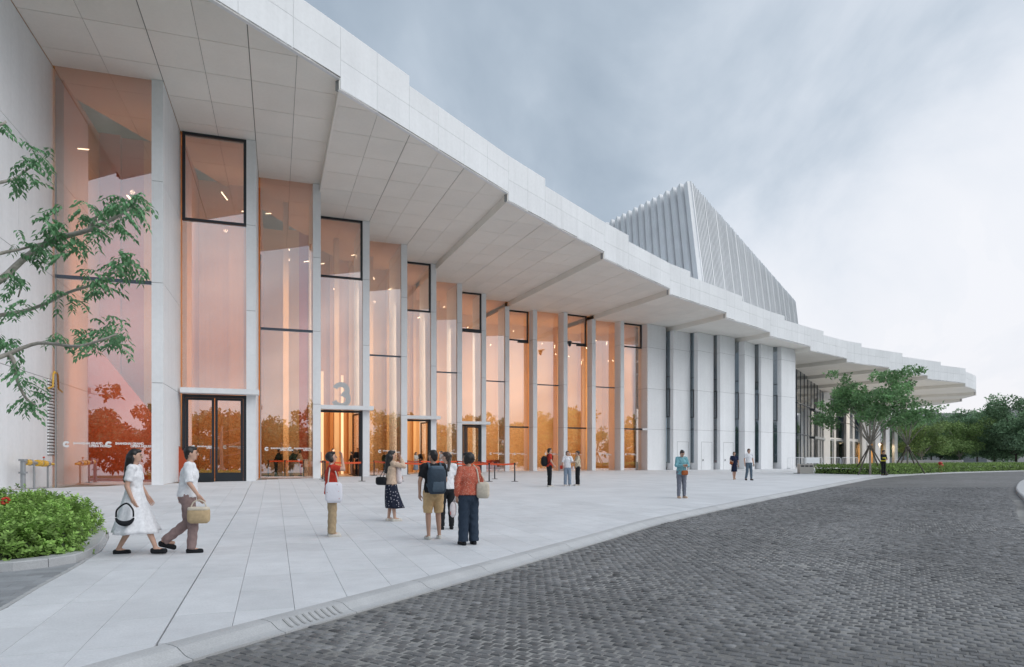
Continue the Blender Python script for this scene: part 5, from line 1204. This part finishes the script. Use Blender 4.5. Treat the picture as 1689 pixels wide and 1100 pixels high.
def person(loc, face, H, label, group=None, skin='skin', hairc='hair', hair='short', top=None, bottom=None, dress=None, shoe='c_shoe', arms=None, legs=None, sleeve='short', fem=False, build=1.0, head_yaw=0.0, head_pitch=0.0, lod=1, lean=0.0, top_len=.90, shorts=False, wide=0.0, smod=None):
    """a figure standing at loc, facing the plan angle `face` (0 = away from the camera, 90 = to the left); arms / legs: {side: (elbow, wrist)} / {side: (knee, ankle)} in body space (x right, y forward, 1.72 tall)"""
    t = empty('person', loc, label, 'person', group, R(face)); sc = H / 1.72; t.scale = (sc,) * 3
    vox = .0125 if lod == 1 else .02; sw = .165 if fem else .190; hw = .088
    sh = {s: Vector((s * sw, 0 + lean * .38, 1.405)) for s in (-1, 1)}; hip = {s: Vector((s * hw, 0, .90)) for s in (-1, 1)}
    A = {-1: ARM_DOWN(-1), 1: ARM_DOWN(1)}; Lg = {s: (Vector((s * .10, .015, .49)), Vector((s * .11, 0, .085))) for s in (-1, 1)}
    for s, v in (arms or {}).items(): A[s] = tuple(Vector(p) for p in v)
    for s, v in (legs or {}).items(): Lg[s] = tuple(Vector(p) for p in v)
    bx, by = Vector((1, 0, 0)), Vector((0, 1, 0)); ch = Vector((0, lean * .30, 1.27)); nk = Vector((0, lean * .40 - .005, 1.47)); hy, hp = R(head_yaw), R(head_pitch)
    HM = Matrix.Rotation(hy, 3, 'Z') @ Matrix.Rotation(hp, 3, 'X'); hc = nk + HM @ Vector((0, .022, .135))
    b = MB(); ex = MB()
    # torso, neck, head
    cap(b, (0, 0, .93), .115 * build, (0, lean * .1, 1.06), .105 * build, 16, ell=1.30, side=bx); cap(b, (0, lean * .1, 1.06), .100 * build, ch, .118 * build, 16, ell=1.25, side=bx); cap(b, ch, .115 * build, (0, lean * .38, 1.36), .088 * build, 16, ell=1.45, side=bx)
    cap(b, sh[-1], .055, sh[1], .055); cap(b, nk - Vector((0, 0, .08)), .055, nk + HM @ Vector((0, .01, .06)), .050)
    b.ell(hc, (.073, .090, .108), 16, 12, HM); b.ell(hc + HM @ Vector((0, .022, -.062)), (.054, .066, .052), 12, 8, HM)
    ex.ell(hc + HM @ Vector((0, .097, -.012)), (.012, .016, .026), 8, 6, HM)
    for s in (-1, 1): ex.ell(hc + HM @ Vector((s * .076, -.002, -.012)), (.011, .02, .030), 8, 6, HM)
    for s in (-1, 1):
        el, wr = A[s]; cap(b, sh[s], .052 * build, el, .040); cap(b, el, .040, wr, .026); d = (wr - el); hand(ex if lod == 1 else b, wr - d.normalized() * .01, d, Vector((-s, .3, 0)) if d.z < -.1 else Vector((0, -1, .2)), -s, .6) if lod == 1 else cap(b, wr, .03, wr + d.normalized() * .11, .022)
        kn, an = Lg[s]; cap(b, hip[s], .082 * build, kn, .054); cap(b, kn, .055, kn.lerp(an, .35), .052); cap(b, kn.lerp(an, .3), .053, an, .034); fw = Vector((s * .12, 1, 0)).normalized(); cap(b, an - Vector((0, .01, .02)), .036, an + fw * .14 - Vector((0, 0, .05)), .030)
    link('body', remesh(b, 'body', M[skin], vox, 3, extra=ex), None).parent = t
    # face
    if lod == 1:
        for s in (-1, 1):
            e = MB(); e.ell(hc + HM @ Vector((s * .031, .083, .006)), (.011, .007, .0055), 8, 5, HM); link('eye', e.mesh('eye', M['eye'], True), None).parent = t
            e = MB(); cap(e, hc + HM @ Vector((s * .016, .088, .026)), .0045, hc + HM @ Vector((s * .046, .078, .026)), .0035, 5); link('brow', e.mesh('brow', M[hairc], True), None).parent = t
        e = MB(); e.ell(hc + HM @ Vector((0, .087, -.055)), (.021, .007, .007), 8, 5, HM); link('mouth', e.mesh('mouth', M['lips'], True), None).parent = t
    # hair
    h = MB(); h.ell(hc + HM @ Vector((0, -.022, .026)), (.084, .092, .098), 14, 10, HM)
    if hair == 'short': h.ell(hc + HM @ Vector((0, -.055, -.02)), (.068, .052, .085), 12, 8, HM); h.ell(hc + HM @ Vector((0, .035, .082)), (.062, .055, .032), 12, 8, HM)
    if hair in ('bob', 'puffy'):
        f_ = 1.0 if hair == 'bob' else 1.12
        h.ell(hc + HM @ Vector((0, -.035, .012)), (.095 * f_, .092 * f_, .100 * f_), 14, 10, HM); h.ell(hc + HM @ Vector((0, .03, .085)), (.07, .058, .035), 12, 8, HM)
        for s in (-1, 1): h.ell(hc + HM @ Vector((s * .070, -.010, -.045)), (.028, .055, .065), 10, 7, HM)
    if hair in ('long', 'pony', 'bun', 'clip'):
        h.ell(hc + HM @ Vector((0, -.05, -.02)), (.070, .055, .088), 12, 8, HM); h.ell(hc + HM @ Vector((0, .035, .078)), (.064, .055, .034), 12, 8, HM)
    if hair == 'long': cap(h, hc + HM @ Vector((0, -.07, -.02)), .078, nk + Vector((0, -.11, -.26)), .055, 12, ell=1.2, side=bx); [cap(h, hc + HM @ Vector((s * .07, -.02, -.02)), .030, nk + Vector((s * .09, -.05, -.16)), .028) for s in (-1, 1)]
    if hair == 'pony': cap(h, hc + HM @ Vector((0, -.10, .02)), .035, nk + Vector((0, -.15, -.16)), .030); h.ell(hc + HM @ Vector((0, -.11, .03)), (.04, .045, .04), 10, 7)
    if hair in ('bun', 'clip'): h.ell(hc + HM @ Vector((0, -.105, .055)), (.042, .042, .042), 10, 7)
    link('hair', remesh(h, 'hair', M[hairc], .011 if lod == 1 else .018, 2, .004), None).parent = t
    # clothes
    def sleeve_(mb, s, inf=.0):
        el, wr = A[s]
        if sleeve == 'short': cap(mb, sh[s], .068 + inf, sh[s].lerp(el, .72), .064 + inf, 14, flat1=True)
        elif sleeve == 'long': cap(mb, sh[s], .066 + inf, el, .056 + inf, 14); cap(mb, el, .056 + inf, el.lerp(wr, .93), .042 + inf, 14, flat1=True)
        elif sleeve == 'half': cap(mb, sh[s], .070 + inf, el, .066 + inf, 14, flat1=True)
    if top:
        c = MB(); z0 = top_len
        cap(c, (0, 0, z0), .150 * build, (0, lean * .12, 1.10), .128 * build, 18, flat0=True, ell=1.25, side=bx); cap(c, (0, lean * .12, 1.10), .126 * build, ch, .135 * build, 18, ell=1.22, side=bx); cap(c, ch, .130 * build, (0, lean * .38, 1.375), .092 * build, 18, ell=1.5, side=bx); cap(c, sh[-1], .070, sh[1], .070, 12); cap(c, nk - Vector((0, .0, .10)), .082, nk - Vector((0, 0, .035)), .062, 12, flat1=True)
        for s in (-1, 1): sleeve_(c, s)
        link('shirt', remesh(c, 'shirt', M[top], vox, 3, .006), None).parent = t
    if bottom:
        c = MB(); wl = wide
        cap(c, (0, 0, .88), .128 * build, (0, 0, 1.02), .118 * build, 18, flat1=True, ell=1.25, side=bx)
        for s in (-1, 1):
            kn, an = Lg[s]; h0 = hip[s] + Vector((0, 0, .02))
            if shorts: cap(c, h0, .108 * build, kn + (hip[s] - kn) * .06 + Vector((s * .012, 0, 0)), .080 * build, 14, flat1=True)
            else: cap(c, h0, .104 * build, kn, .074 * build + wl * .5, 14); cap(c, kn, .074 * build + wl * .5, an + Vector((0, 0, -.02)), .058 + wl, 14, flat1=True)
        link('shorts' if shorts else 'trousers', remesh(c, 'trousers', M[bottom], vox, 3, .006), None).parent = t
    if dress:
        m_, z1, rt, zb, rbm, sway = dress; rings = []; n = 40
        for i in range(15):
            u = i / 14; z = z1 + (zb - z1) * u; r = rt + (rbm - rt) * (u ** 1.15); fold = .05 + .10 * u
            rings.append([Vector(((r * 1.12 + r * fold * .5 * math.sin(9 * a + 2 * u)) * math.cos(a) + sway[0] * u * u, (r * .92 + r * fold * .5 * math.sin(9 * a + 2 * u)) * math.sin(a) + sway[1] * u * u, z + .015 * u * math.sin(4 * a))) for a in [2 * math.pi * j / n for j in range(n)]])
        c = MB(); c.loft(rings); link('skirt', c.mesh('skirt', M[m_], True), None).parent = t
    for s in (-1, 1):
        an = Lg[s][1]; c = MB(); fw = Vector((s * .12, 1, 0)).normalized(); z = an.z - .085; pitch = 0.0
        q0, q1 = an + fw * -.045 + Vector((0, 0, -.047)), an + fw * .15 + Vector((0, 0, -.052 + (0 if an.z < .15 else -.06)))
        cap(c, q0, .040, q1, .036, 12, ell=1.05); cap(c, q0 + Vector((0, 0, -.022)), .038, q1 + Vector((0, 0, -.018)), .036, 12)
        link('shoe', remesh(c, 'shoe', M[shoe], .012 if lod == 1 else .02, 2), None).parent = t
    for o in list(t.children):
        if o.parent_type == 'OBJECT': o.matrix_parent_inverse = Matrix.Identity(4)
    return t
def place(px, py): x, y = unproj(px, py); return (x, y, gz(x, y))
def bag_world(t, p): return WM(t) @ Vector(p)
def bag(name, t, label, cat, parts):
    """a bag carried by figure t: an Empty at the bag, its pieces given in the body space of the figure"""
    mw = WM(t); first = parts[0][1]; c = sum((Vector(v) for v in first.v), Vector()) / len(first.v); e = empty(name, tuple(mw @ c), label, cat)
    for nm, mb, m, sm in parts:
        mb.v = [tuple(mw @ Vector(v)) for v in mb.v]; mb.obj(nm, M[m], e, sm)
    return e
def soft_box(c, h, rz=0.0, rx=0.0, puff=1.15, n=16, ex=.40):
    """pillow shaped bag"""
    mb = MB(); Mx = Matrix.Rotation(rz, 3, 'Z') @ Matrix.Rotation(rx, 3, 'X'); rings = []
    for i in range(9):
        u = -1 + 2 * i / 8; k = (1 - abs(u) ** 5) ** .5 * .25 + .75; k2 = max(.12, (1 - abs(u) ** 3)) ** .5 * puff
        rings.append([Vector(c) + Mx @ Vector((h[0] * k * (1 if abs(math.cos(a)) ** .5 else 0) * math.copysign(abs(math.cos(a)) ** ex, math.cos(a)), h[1] * k2 * math.copysign(abs(math.sin(a)) ** .8, math.sin(a)), h[2] * u)) for a in [2 * math.pi * j / n for j in range(n)]])
    return mb.loft(rings)
def strap(pts, r=.012): return MB().tube(smooth3(pts), r, 6)
def smooth3(P, n=5):
    P = [Vector(p) for p in P]; o = []
    for i in range(len(P) - 1):
        p0, p1, p2, p3 = P[max(i - 1, 0)], P[i], P[i + 1], P[min(i + 2, len(P) - 1)]
        for s in range(n): t = s / n; o.append(.5 * ((2 * p1) + (p2 - p0) * t + (2 * p0 - 5 * p1 + 4 * p2 - p3) * t * t + (3 * p1 - p0 - 3 * p2 + p3) * t ** 3))
    return o + [P[-1]]
# --- the pair walking in at the left (body faces right: -90 = towards +x)
STEP = lambda f, s: {f: (Vector((f * .09, .20 * s, .50)), Vector((f * .085, .24 * s, .085))), -f: (Vector((-f * .09, .06 * s, .47)), Vector((-f * .09, -.26 * s, .17)))}
p1 = person(place(222, 914), -78, 1.66, 'woman in a long white dress walking with a black crescent handbag', hair='long', top='c_white', sleeve='short', fem=True, dress=('c_white', 1.08, .135, .36, .37, (0, .03)), shoe='c_black', legs={1: ((.09, .20, .50), (.085, .34, .115)), -1: ((-.09, -.06, .48), (-.09, -.27, .085))}, arms={1: ((.21, -.05, 1.12), (.22, .04, .89)), -1: ((-.21, .03, 1.12), (-.215, .15, .91))}, head_yaw=0, build=.92)
cr = MB(); cr.tube([(.40, -.02 + .135 * math.cos(R(195 + 150 * k / 12)), .66 + .125 * math.sin(R(195 + 150 * k / 12))) for k in range(13)], [.012 + .030 * math.sin(math.pi * k / 12) for k in range(13)], 8)
bag('handbag', p1, 'black crescent handbag held by the woman in the white dress', 'handbag', [('bag_body', cr, 'c_black', True), ('strap', strap([(.40, -.145, .64), (.39, -.13, .76), (.33, -.02, .85), (.39, .09, .76), (.40, .105, .64)], .014), 'c_black', True)])
p2 = person(place(309, 911), -72, 1.70, 'person in a loose white tee and brown trousers striding with a straw bag', hair='short', top='c_white', bottom='c_brown', shoe='c_black', sleeve='half', build=1.06, lean=.10, legs={1: ((.09, .10, .49), (.085, .07, .085)), -1: ((-.09, .0, .48), (-.10, -.36, .20))}, arms={1: ((.27, .06, 1.14), (.25, .20, .92)), -1: ((-.25, -.05, 1.14), (-.22, -.10, .92))}, wide=.012)
bag('straw_bag', p2, 'beige straw bag in the hand of the person in brown trousers', 'bag', [('bag_body', soft_box((.27, .20, .62), (.17, .075, .13), R(80)), 'c_straw', True), ('bag_rim', soft_box((.27, .20, .72), (.165, .07, .035), R(80)), 'c_cream', True), ('handle', strap([(.27, .08, .72), (.26, .12, .82), (.255, .20, .86), (.26, .28, .82), (.27, .32, .72)], .010), 'c_cream', True)])
# --- the group looking at the building
p3 = person(place(547, 884.5), -72, 1.61, 'person in a red tee and khaki trousers shading their eyes with one hand', hair='bob', top='c_red', bottom='c_khaki', fem=True, shoe='c_offwhite', top_len=.86, arms={1: ((.22, .22, 1.36), (.07, .20, 1.60)), -1: ((-.24, -.01, 1.14), (-.25, .10, .90))}, head_yaw=-6, head_pitch=8, wide=.02)
bag('tote_bag', p3, 'white printed tote bag on the shoulder of the person in red', 'tote bag', [('bag_body', soft_box((.245, .03, .90), (.165, .032, .205), R(90)), 'c_totebag', True), ('strap', strap([(.235, -.08, 1.10), (.22, -.06, 1.30), (.165, -.01, 1.475), (.21, .07, 1.30), (.235, .12, 1.08)], .014), 'c_offwhite', True)])
p4 = person(place(645, 859.5), -58, 1.63, 'woman with long dark hair and dark floral skirt raising a hand', hair='long', top='c_beige', fem=True, sleeve='long', shoe='c_offwhite', dress=('c_floral', 1.05, .125, .33, .24, (.02, .10)), arms={1: ((.24, .24, 1.33), (.08, .22, 1.53)), -1: ((-.23, .04, 1.14), (-.17, .24, 1.08))}, legs={1: ((.075, .02, .49), (.09, .06, .085)), -1: ((-.075, .02, .49), (-.08, -.03, .085))}, build=.95)
sc_ = MB(); cap(sc_, (.08, .14, 1.40), .05, (.09, .17, .98), .075, 12, ell=1.4, side=Vector((1, 0, 0))); o = link('scarf', remesh(sc_, 'scarf', M['c_scarf'], .014, 3, .005), None); o.parent = p4
bag('handbag', p4, 'black shoulder bag behind the woman in the floral skirt', 'handbag', [('bag_body', soft_box((-.08, -.22, .98), (.15, .06, .10), R(30)), 'c_black', True), ('strap', strap([(-.18, -.22, 1.06), (-.19, -.08, 1.30), (-.15, .02, 1.46), (-.02, -.16, 1.16), (.02, -.22, 1.06)], .008), 'c_black', True)])
p6 = person(place(737, 873), 18, 1.60, 'woman with a ponytail in a pale blouse standing behind the backpack man', hair='pony', hairc='hair_brown', top='c_white', bottom='c_black', fem=True, shoe='c_black', head_yaw=55, arms={1: ((.23, .06, 1.14), (.17, .26, 1.02)), -1: ((-.2, .04, 1.12), (-.16, .22, 1.0))})
lf = MB().box((.19, .33, 1.04), (.06, .005, .10), rz=.3); bag('leaflet', p6, 'pale blue leaflet held by the woman with a ponytail', 'leaflet', [('sheet', lf, 'c_scarf', False)])
p5 = person(place(715, 889.5), 22, 1.64, 'man in a black tee and tan shorts wearing a big slate backpack', skin='skin_tan', hair='short', top='c_black', bottom='c_tan', shorts=True, shoe='c_shoe', build=1.10, head_yaw=32, arms={-1: ((-.27, .0, 1.12), (-.25, .09, .87)), 1: ((.25, .03, 1.13), (.19, .20, .98))}, legs={1: ((.10, .03, .49), (.13, .05, .085)), -1: ((-.10, .02, .49), (-.10, -.02, .085))})
bp = soft_box((0, -.24, 1.14), (.175, .12, .255), 0, R(-5), 1.25, 20, .75); bag('backpack', p5, 'big slate blue backpack on the man in tan shorts', 'backpack', [('pack_body', bp, 'c_pack', True), ('front_pocket', soft_box((0, -.345, 1.05), (.12, .045, .12), 0, 0, 1.15, 16, .7), 'c_slate', True), ('top_flap', soft_box((0, -.235, 1.37), (.13, .085, .05)), 'c_slate', True), ('strap', strap([(-.11, -.15, 1.35), (-.115, -.04, 1.47), (-.125, .10, 1.40), (-.14, .11, 1.22), (-.14, -.12, 1.02)], .022), 'c_slate', True), ('strap', strap([(.11, -.15, 1.35), (.115, -.04, 1.47), (.125, .10, 1.40), (.14, .11, 1.22), (.14, -.12, 1.02)], .022), 'c_slate', True), ('name_tag', MB().box((-.06, -.352, 1.17), (.028, .006, .04)), 'c_shoe', False)])
p7 = person(place(773, 898.5), 28, 1.60, 'person with short black hair in a coral speckled blouse and dark wide trousers', hair='puffy', top='c_coral', bottom='c_dkblue', sleeve='long', shoe='c_black', build=1.10, fem=True, top_len=.93, head_yaw=38, wide=.035, arms={-1: ((-.25, -.03, 1.13), (-.22, .05, .89)), 1: ((.25, -.02, 1.14), (.22, .18, 1.05))})
bag('shoulder_bag', p7, 'cream shoulder bag at the back of the person in coral', 'bag', [('bag_body', soft_box((.20, -.20, 1.02), (.12, .06, .15), R(-40)), 'c_cream', True), ('strap', strap([(.12, -.20, 1.16), (.13, -.08, 1.40), (.10, .02, 1.49), (.22, -.04, 1.35), (.27, -.16, 1.16)], .013), 'c_cream', True)])
bag('plastic_bag', p7, 'clear plastic bag with red print in the left hand of the person in coral', 'bag', [('bag_body', soft_box((-.27, .10, .66), (.10, .05, .14), R(60)), 'c_scarf', True), ('handle', strap([(-.25, .06, .80), (-.235, .09, .87), (-.26, .13, .80)], .008), 'c_scarf', True), ('red_print', MB().box((-.325, .08, .60), (.004, .06, .03), rz=R(-30)), 'c_red', False)])
# --- the three by the glass
p8 = person(place(906, 803), -78, 1.74, 'man in a red tee and black trousers with a black backpack near the glass', hair='short', top='c_red', bottom='c_black', shoe='c_shoe', arms={1: ((.25, .02, 1.14), (.22, .16, .95))})
bag('backpack', p8, 'black backpack on the man in red near the glass', 'backpack', [('pack_body', soft_box((0, -.23, 1.14), (.15, .12, .23), 0, 0, 1.25, 18, .75), 'c_black', True), ('strap', strap([(.10, -.15, 1.35), (.115, -.03, 1.47), (.125, .10, 1.38), (.14, .10, 1.22), (.14, -.12, 1.02)], .02), 'c_black', True)])
p9 = person(place(936, 801.5), 178, 1.62, 'woman in a white tee and pale jeans with a small red bag', hair='bob', hairc='hair_brown', top='c_white', bottom='c_jeans', fem=True, sleeve='half', shoe='c_offwhite', head_yaw=10, arms={1: ((.24, .02, 1.16), (.21, .10, .97)), -1: ((-.24, .10, 1.18), (-.30, .27, 1.16))}, wide=.02)
bag('handbag', p9, 'small red handbag beside the woman in pale jeans', 'handbag', [('bag_body', soft_box((.30, .03, .92), (.07, .04, .09)), 'c_red', True), ('strap', strap([(.26, .02, 1.0), (.22, .0, 1.25), (.15, .0, 1.47), (.20, .04, 1.25), (.33, .04, 1.0)], .006), 'c_red', True)])
p10 = person(place(953, 801), 100, 1.62, 'woman in a cream and brown print blouse with hair clipped up', hair='clip', top='c_leopard', bottom='c_black', fem=True, sleeve='long', shoe='c_offwhite', arms={1: ((.24, .10, 1.16), (.16, .28, 1.16)), -1: ((-.22, .12, 1.16), (-.13, .31, 1.17))}, wide=.02)
bag('paper_bag', p10, 'small pale bag hanging by the woman in the print blouse', 'bag', [('bag_body', soft_box((-.10, .26, .86), (.06, .04, .10)), 'c_scarf', True), ('handle', strap([(-.14, .26, .95), (-.11, .28, 1.08), (-.07, .26, .95)], .006), 'c_scarf', True)])
# --- people on the open plaza at right
p11 = person(place(1124, 821.5), -165, 1.66, 'person in a teal jacket and grey trousers looking down at a phone', hair='bun', top='c_teal', bottom='c_grey', sleeve='long', shoe='c_beige', top_len=.84, head_pitch=-28, head_yaw=-8, arms={1: ((.24, .06, 1.15), (.06, .26, 1.16)), -1: ((-.24, .06, 1.15), (-.05, .26, 1.15))}, fem=True, build=1.05)
bag('crossbody_bag', p11, 'rust red crossbody bag on the person in the teal jacket', 'bag', [('bag_body', soft_box((-.02, .20, .90), (.13, .05, .085), .2), 'c_rust', True), ('strap', strap([(-.13, .16, .95), (-.20, .06, 1.15), (-.13, .02, 1.47), (.05, -.14, 1.25), (.15, .12, .96)], .01), 'c_rust', True)])
ph = MB().box((0.0, .335, 1.165), (.038, .07, .006)); bag('phone', p11, 'phone held by the person in the teal jacket', 'phone', [('case', ph, 'c_rust', False)])
p12 = person(place(1211, 791), 170, 1.60, 'woman in a navy dress carrying a brown bag on her arm', hair='bob', hairc='hair_brown', top='c_navy', fem=True, sleeve='short', dress=('c_navy', 1.05, .135, .50, .155, (0, 0)), shoe='c_beige', arms={1: ((.24, .04, 1.14), (.17, .22, 1.12)), -1: ((-.24, .0, 1.13), (-.25, .07, .88))}, legs={1: ((.06, .04, .49), (.045, .10, .085)), -1: ((-.06, .0, .48), (-.045, -.12, .12))}, build=1.05)
bag('handbag', p12, 'brown handbag on the arm of the woman in navy', 'handbag', [('bag_body', soft_box((.20, .20, 1.02), (.10, .05, .08)), 'c_rust', True), ('handle', strap([(.13, .2, 1.08), (.18, .14, 1.17), (.26, .2, 1.08)], .008), 'c_rust', True)])
p13 = person(place(1235, 792), 185, 1.76, 'man in a white short sleeved shirt and slate trousers strolling over the plaza', hair='short', hairc='hair_brown', top='c_white', bottom='c_slate', shoe='c_black', top_len=.96, legs={1: ((.11, .05, .49), (.16, -.02, .10)), -1: ((-.10, .08, .49), (-.10, .10, .085))}, head_yaw=8)
p14 = person(place(1457, 784), 200, 1.73, 'guard in black with a yellow reflective vest standing before the hedge', hair='short', top='c_black', bottom='c_black', sleeve='long', shoe='c_black', arms={1: ((.24, .06, 1.14), (.05, .22, 1.12)), -1: ((-.24, .06, 1.14), (-.05, .22, 1.10))})
for z in (1.02, 1.20):
    c = MB(); cap(c, (0, 0, z - .045), .150, (0, 0, z + .045), .150, 18, True, True, ell=1.22, side=Vector((1, 0, 0))); link('reflective_band', c.mesh('reflective_band', M['c_yellow'], True), None).parent = p14
c = MB(); c.ell((0, .01, 1.70), (.09, .10, .05), 12, 6); c.ell((0, .09, 1.675), (.07, .06, .012), 12, 5); link('cap', c.mesh('cap', M['c_black'], True), None).parent = p14
# --- guards and visitors at the doors and inside the lobby
def inside(px, Y): return ((px - CX) / F_PX * Y, Y, 0.015)
FOLD = {1: ((.24, .05, 1.14), (.04, .20, 1.08)), -1: ((-.24, .05, 1.14), (-.04, .20, 1.06))}
BACK = {1: ((.25, -.03, 1.13), (.10, -.14, .98)), -1: ((-.25, -.03, 1.13), (-.10, -.14, .98))}
IN = [(549, 43.6, 1.74, -100, 'guard in black looking in at the left jamb of the door marked 3', dict(top='c_black', bottom='c_black', sleeve='long', shoe='c_black', arms=FOLD)), (590.5, 43.0, 1.78, 170, 'guard in black facing out in the door marked 3', dict(top='c_black', bottom='c_black', sleeve='long', shoe='c_black', arms=FOLD)),
      (580, 47.0, 1.60, 90, 'visitor in dark clothes deep inside the door marked 3', dict(top='c_black', bottom='c_brown', sleeve='long', shoe='c_black', arms=FOLD)), (600, 44.8, 1.70, 150, 'guard half hidden by the right leaf of the door marked 3', dict(top='c_black', bottom='c_black', sleeve='long', shoe='c_black')),
      (636, 51.0, 1.66, 180, 'visitor in black behind the glass right of the door marked 3', dict(top='c_black', bottom='c_black', sleeve='long', shoe='c_black')), (686, 51.8, 1.62, -120, 'woman in a grey and white top entering the second open door', dict(top='c_offwhite', dress=('c_jeans', 1.04, .13, .30, .22, (0, 0)), fem=True, hair='long', shoe='c_offwhite', arms=FOLD)),
      (695, 53.0, 1.74, 175, 'guard in black in the second open door', dict(top='c_black', bottom='c_black', sleeve='long', shoe='c_black', arms=FOLD)), (706, 54.0, 1.76, 160, 'person in black at the right leaf of the second open door', dict(top='c_black', bottom='c_black', sleeve='long', shoe='c_black')),
      (728, 55.0, 1.74, 120, 'visitor in white behind the glass right of the second open door', dict(top='c_white', bottom='c_slate', shoe='c_black', arms=FOLD)), (736, 55.6, 1.66, -110, 'visitor in black with a pale scarf behind the same glass', dict(top='c_black', bottom='c_black', fem=True, hair='bun', sleeve='long', shoe='c_black')),
      (455, 41.6, 1.70, -60, 'person in black bending over the counter behind the glass, leftmost there', dict(top='c_black', bottom='c_dkblue', sleeve='long', lean=.45, shoe='c_black', arms={1: ((.2, .25, 1.05), (.1, .42, 1.0)), -1: ((-.2, .25, 1.05), (-.1, .42, 1.0))})), (470, 42.4, 1.70, -75, 'person in a black jacket leaning on the counter next to the leftmost one', dict(top='c_black', bottom='c_grey', sleeve='long', lean=.4, shoe='c_black', arms={1: ((.2, .25, 1.05), (.1, .42, 1.0)), -1: ((-.2, .25, 1.05), (-.1, .42, 1.0))})),
      (480, 42.0, 1.68, -80, 'broad person in dark clothes at the middle of the counter', dict(top='c_black', bottom='c_brown', sleeve='long', lean=.35, build=1.2, shoe='c_black', arms={1: ((.2, .25, 1.05), (.1, .42, 1.0)), -1: ((-.2, .25, 1.05), (-.1, .42, 1.0))})), (489, 44.6, 1.64, 160, 'person in black behind the counter facing out', dict(top='c_black', bottom='c_black', sleeve='long', shoe='c_black', arms=FOLD)), (497, 43.0, 1.64, 95, 'person in a sand coloured top at the right end of the counter', dict(top='c_beige', bottom='c_red', sleeve='long', fem=True, lean=.25, shoe='c_black', hair='bob', arms={1: ((.2, .25, 1.08), (.1, .42, 1.02)), -1: ((-.2, .25, 1.08), (-.1, .42, 1.02))}))]
for px, Y, H, fc_, lb, k in IN:
    person(inside(px, Y), fc_, H, lb, 'people at the doors and in the lobby', lod=2, **k)
ct = empty('counter', inside(484, 43.4), 'pale lobby counter with people around it behind the glass', 'counter'); x, y, z = inside(478, 43.3)
MB().box((x, y, .5), (1.1, .3, .5)).obj('front', M['cream'], ct); MB().box((x, y, 1.03), (1.18, .36, .03)).obj('top', M['c_shoe'], ct); MB().box((x - .6, y + .1, 1.24), (.2, .03, .16)).obj('screen', M['black'], ct)
for px, lb in ((442.5, 'left queue post behind the glass by the counter'), (470, 'middle queue post behind the glass by the counter'), (501, 'right queue post behind the glass by the counter')):
    p = inside(px, 40.3); t = empty('queue_post', p, lb, 'queue post', 'queue posts with red belts at the doors')
    for nm, me in zip(('tube', 'base', 'belt_head'), post_m): link(nm, me, None).parent = t
a, b = Vector(inside(442.5, 40.3)), Vector(inside(501, 40.3)); MB().box(((a.x + b.x) / 2, 40.3, .95), ((b.x - a.x) / 2 - .05, .003, .045)).obj('belt', M['belt'], None, label='red belt behind the glass in front of the counter', cat='belt', group='red belts strung between the queue posts')
bpy.data.scenes.remove(TMP)
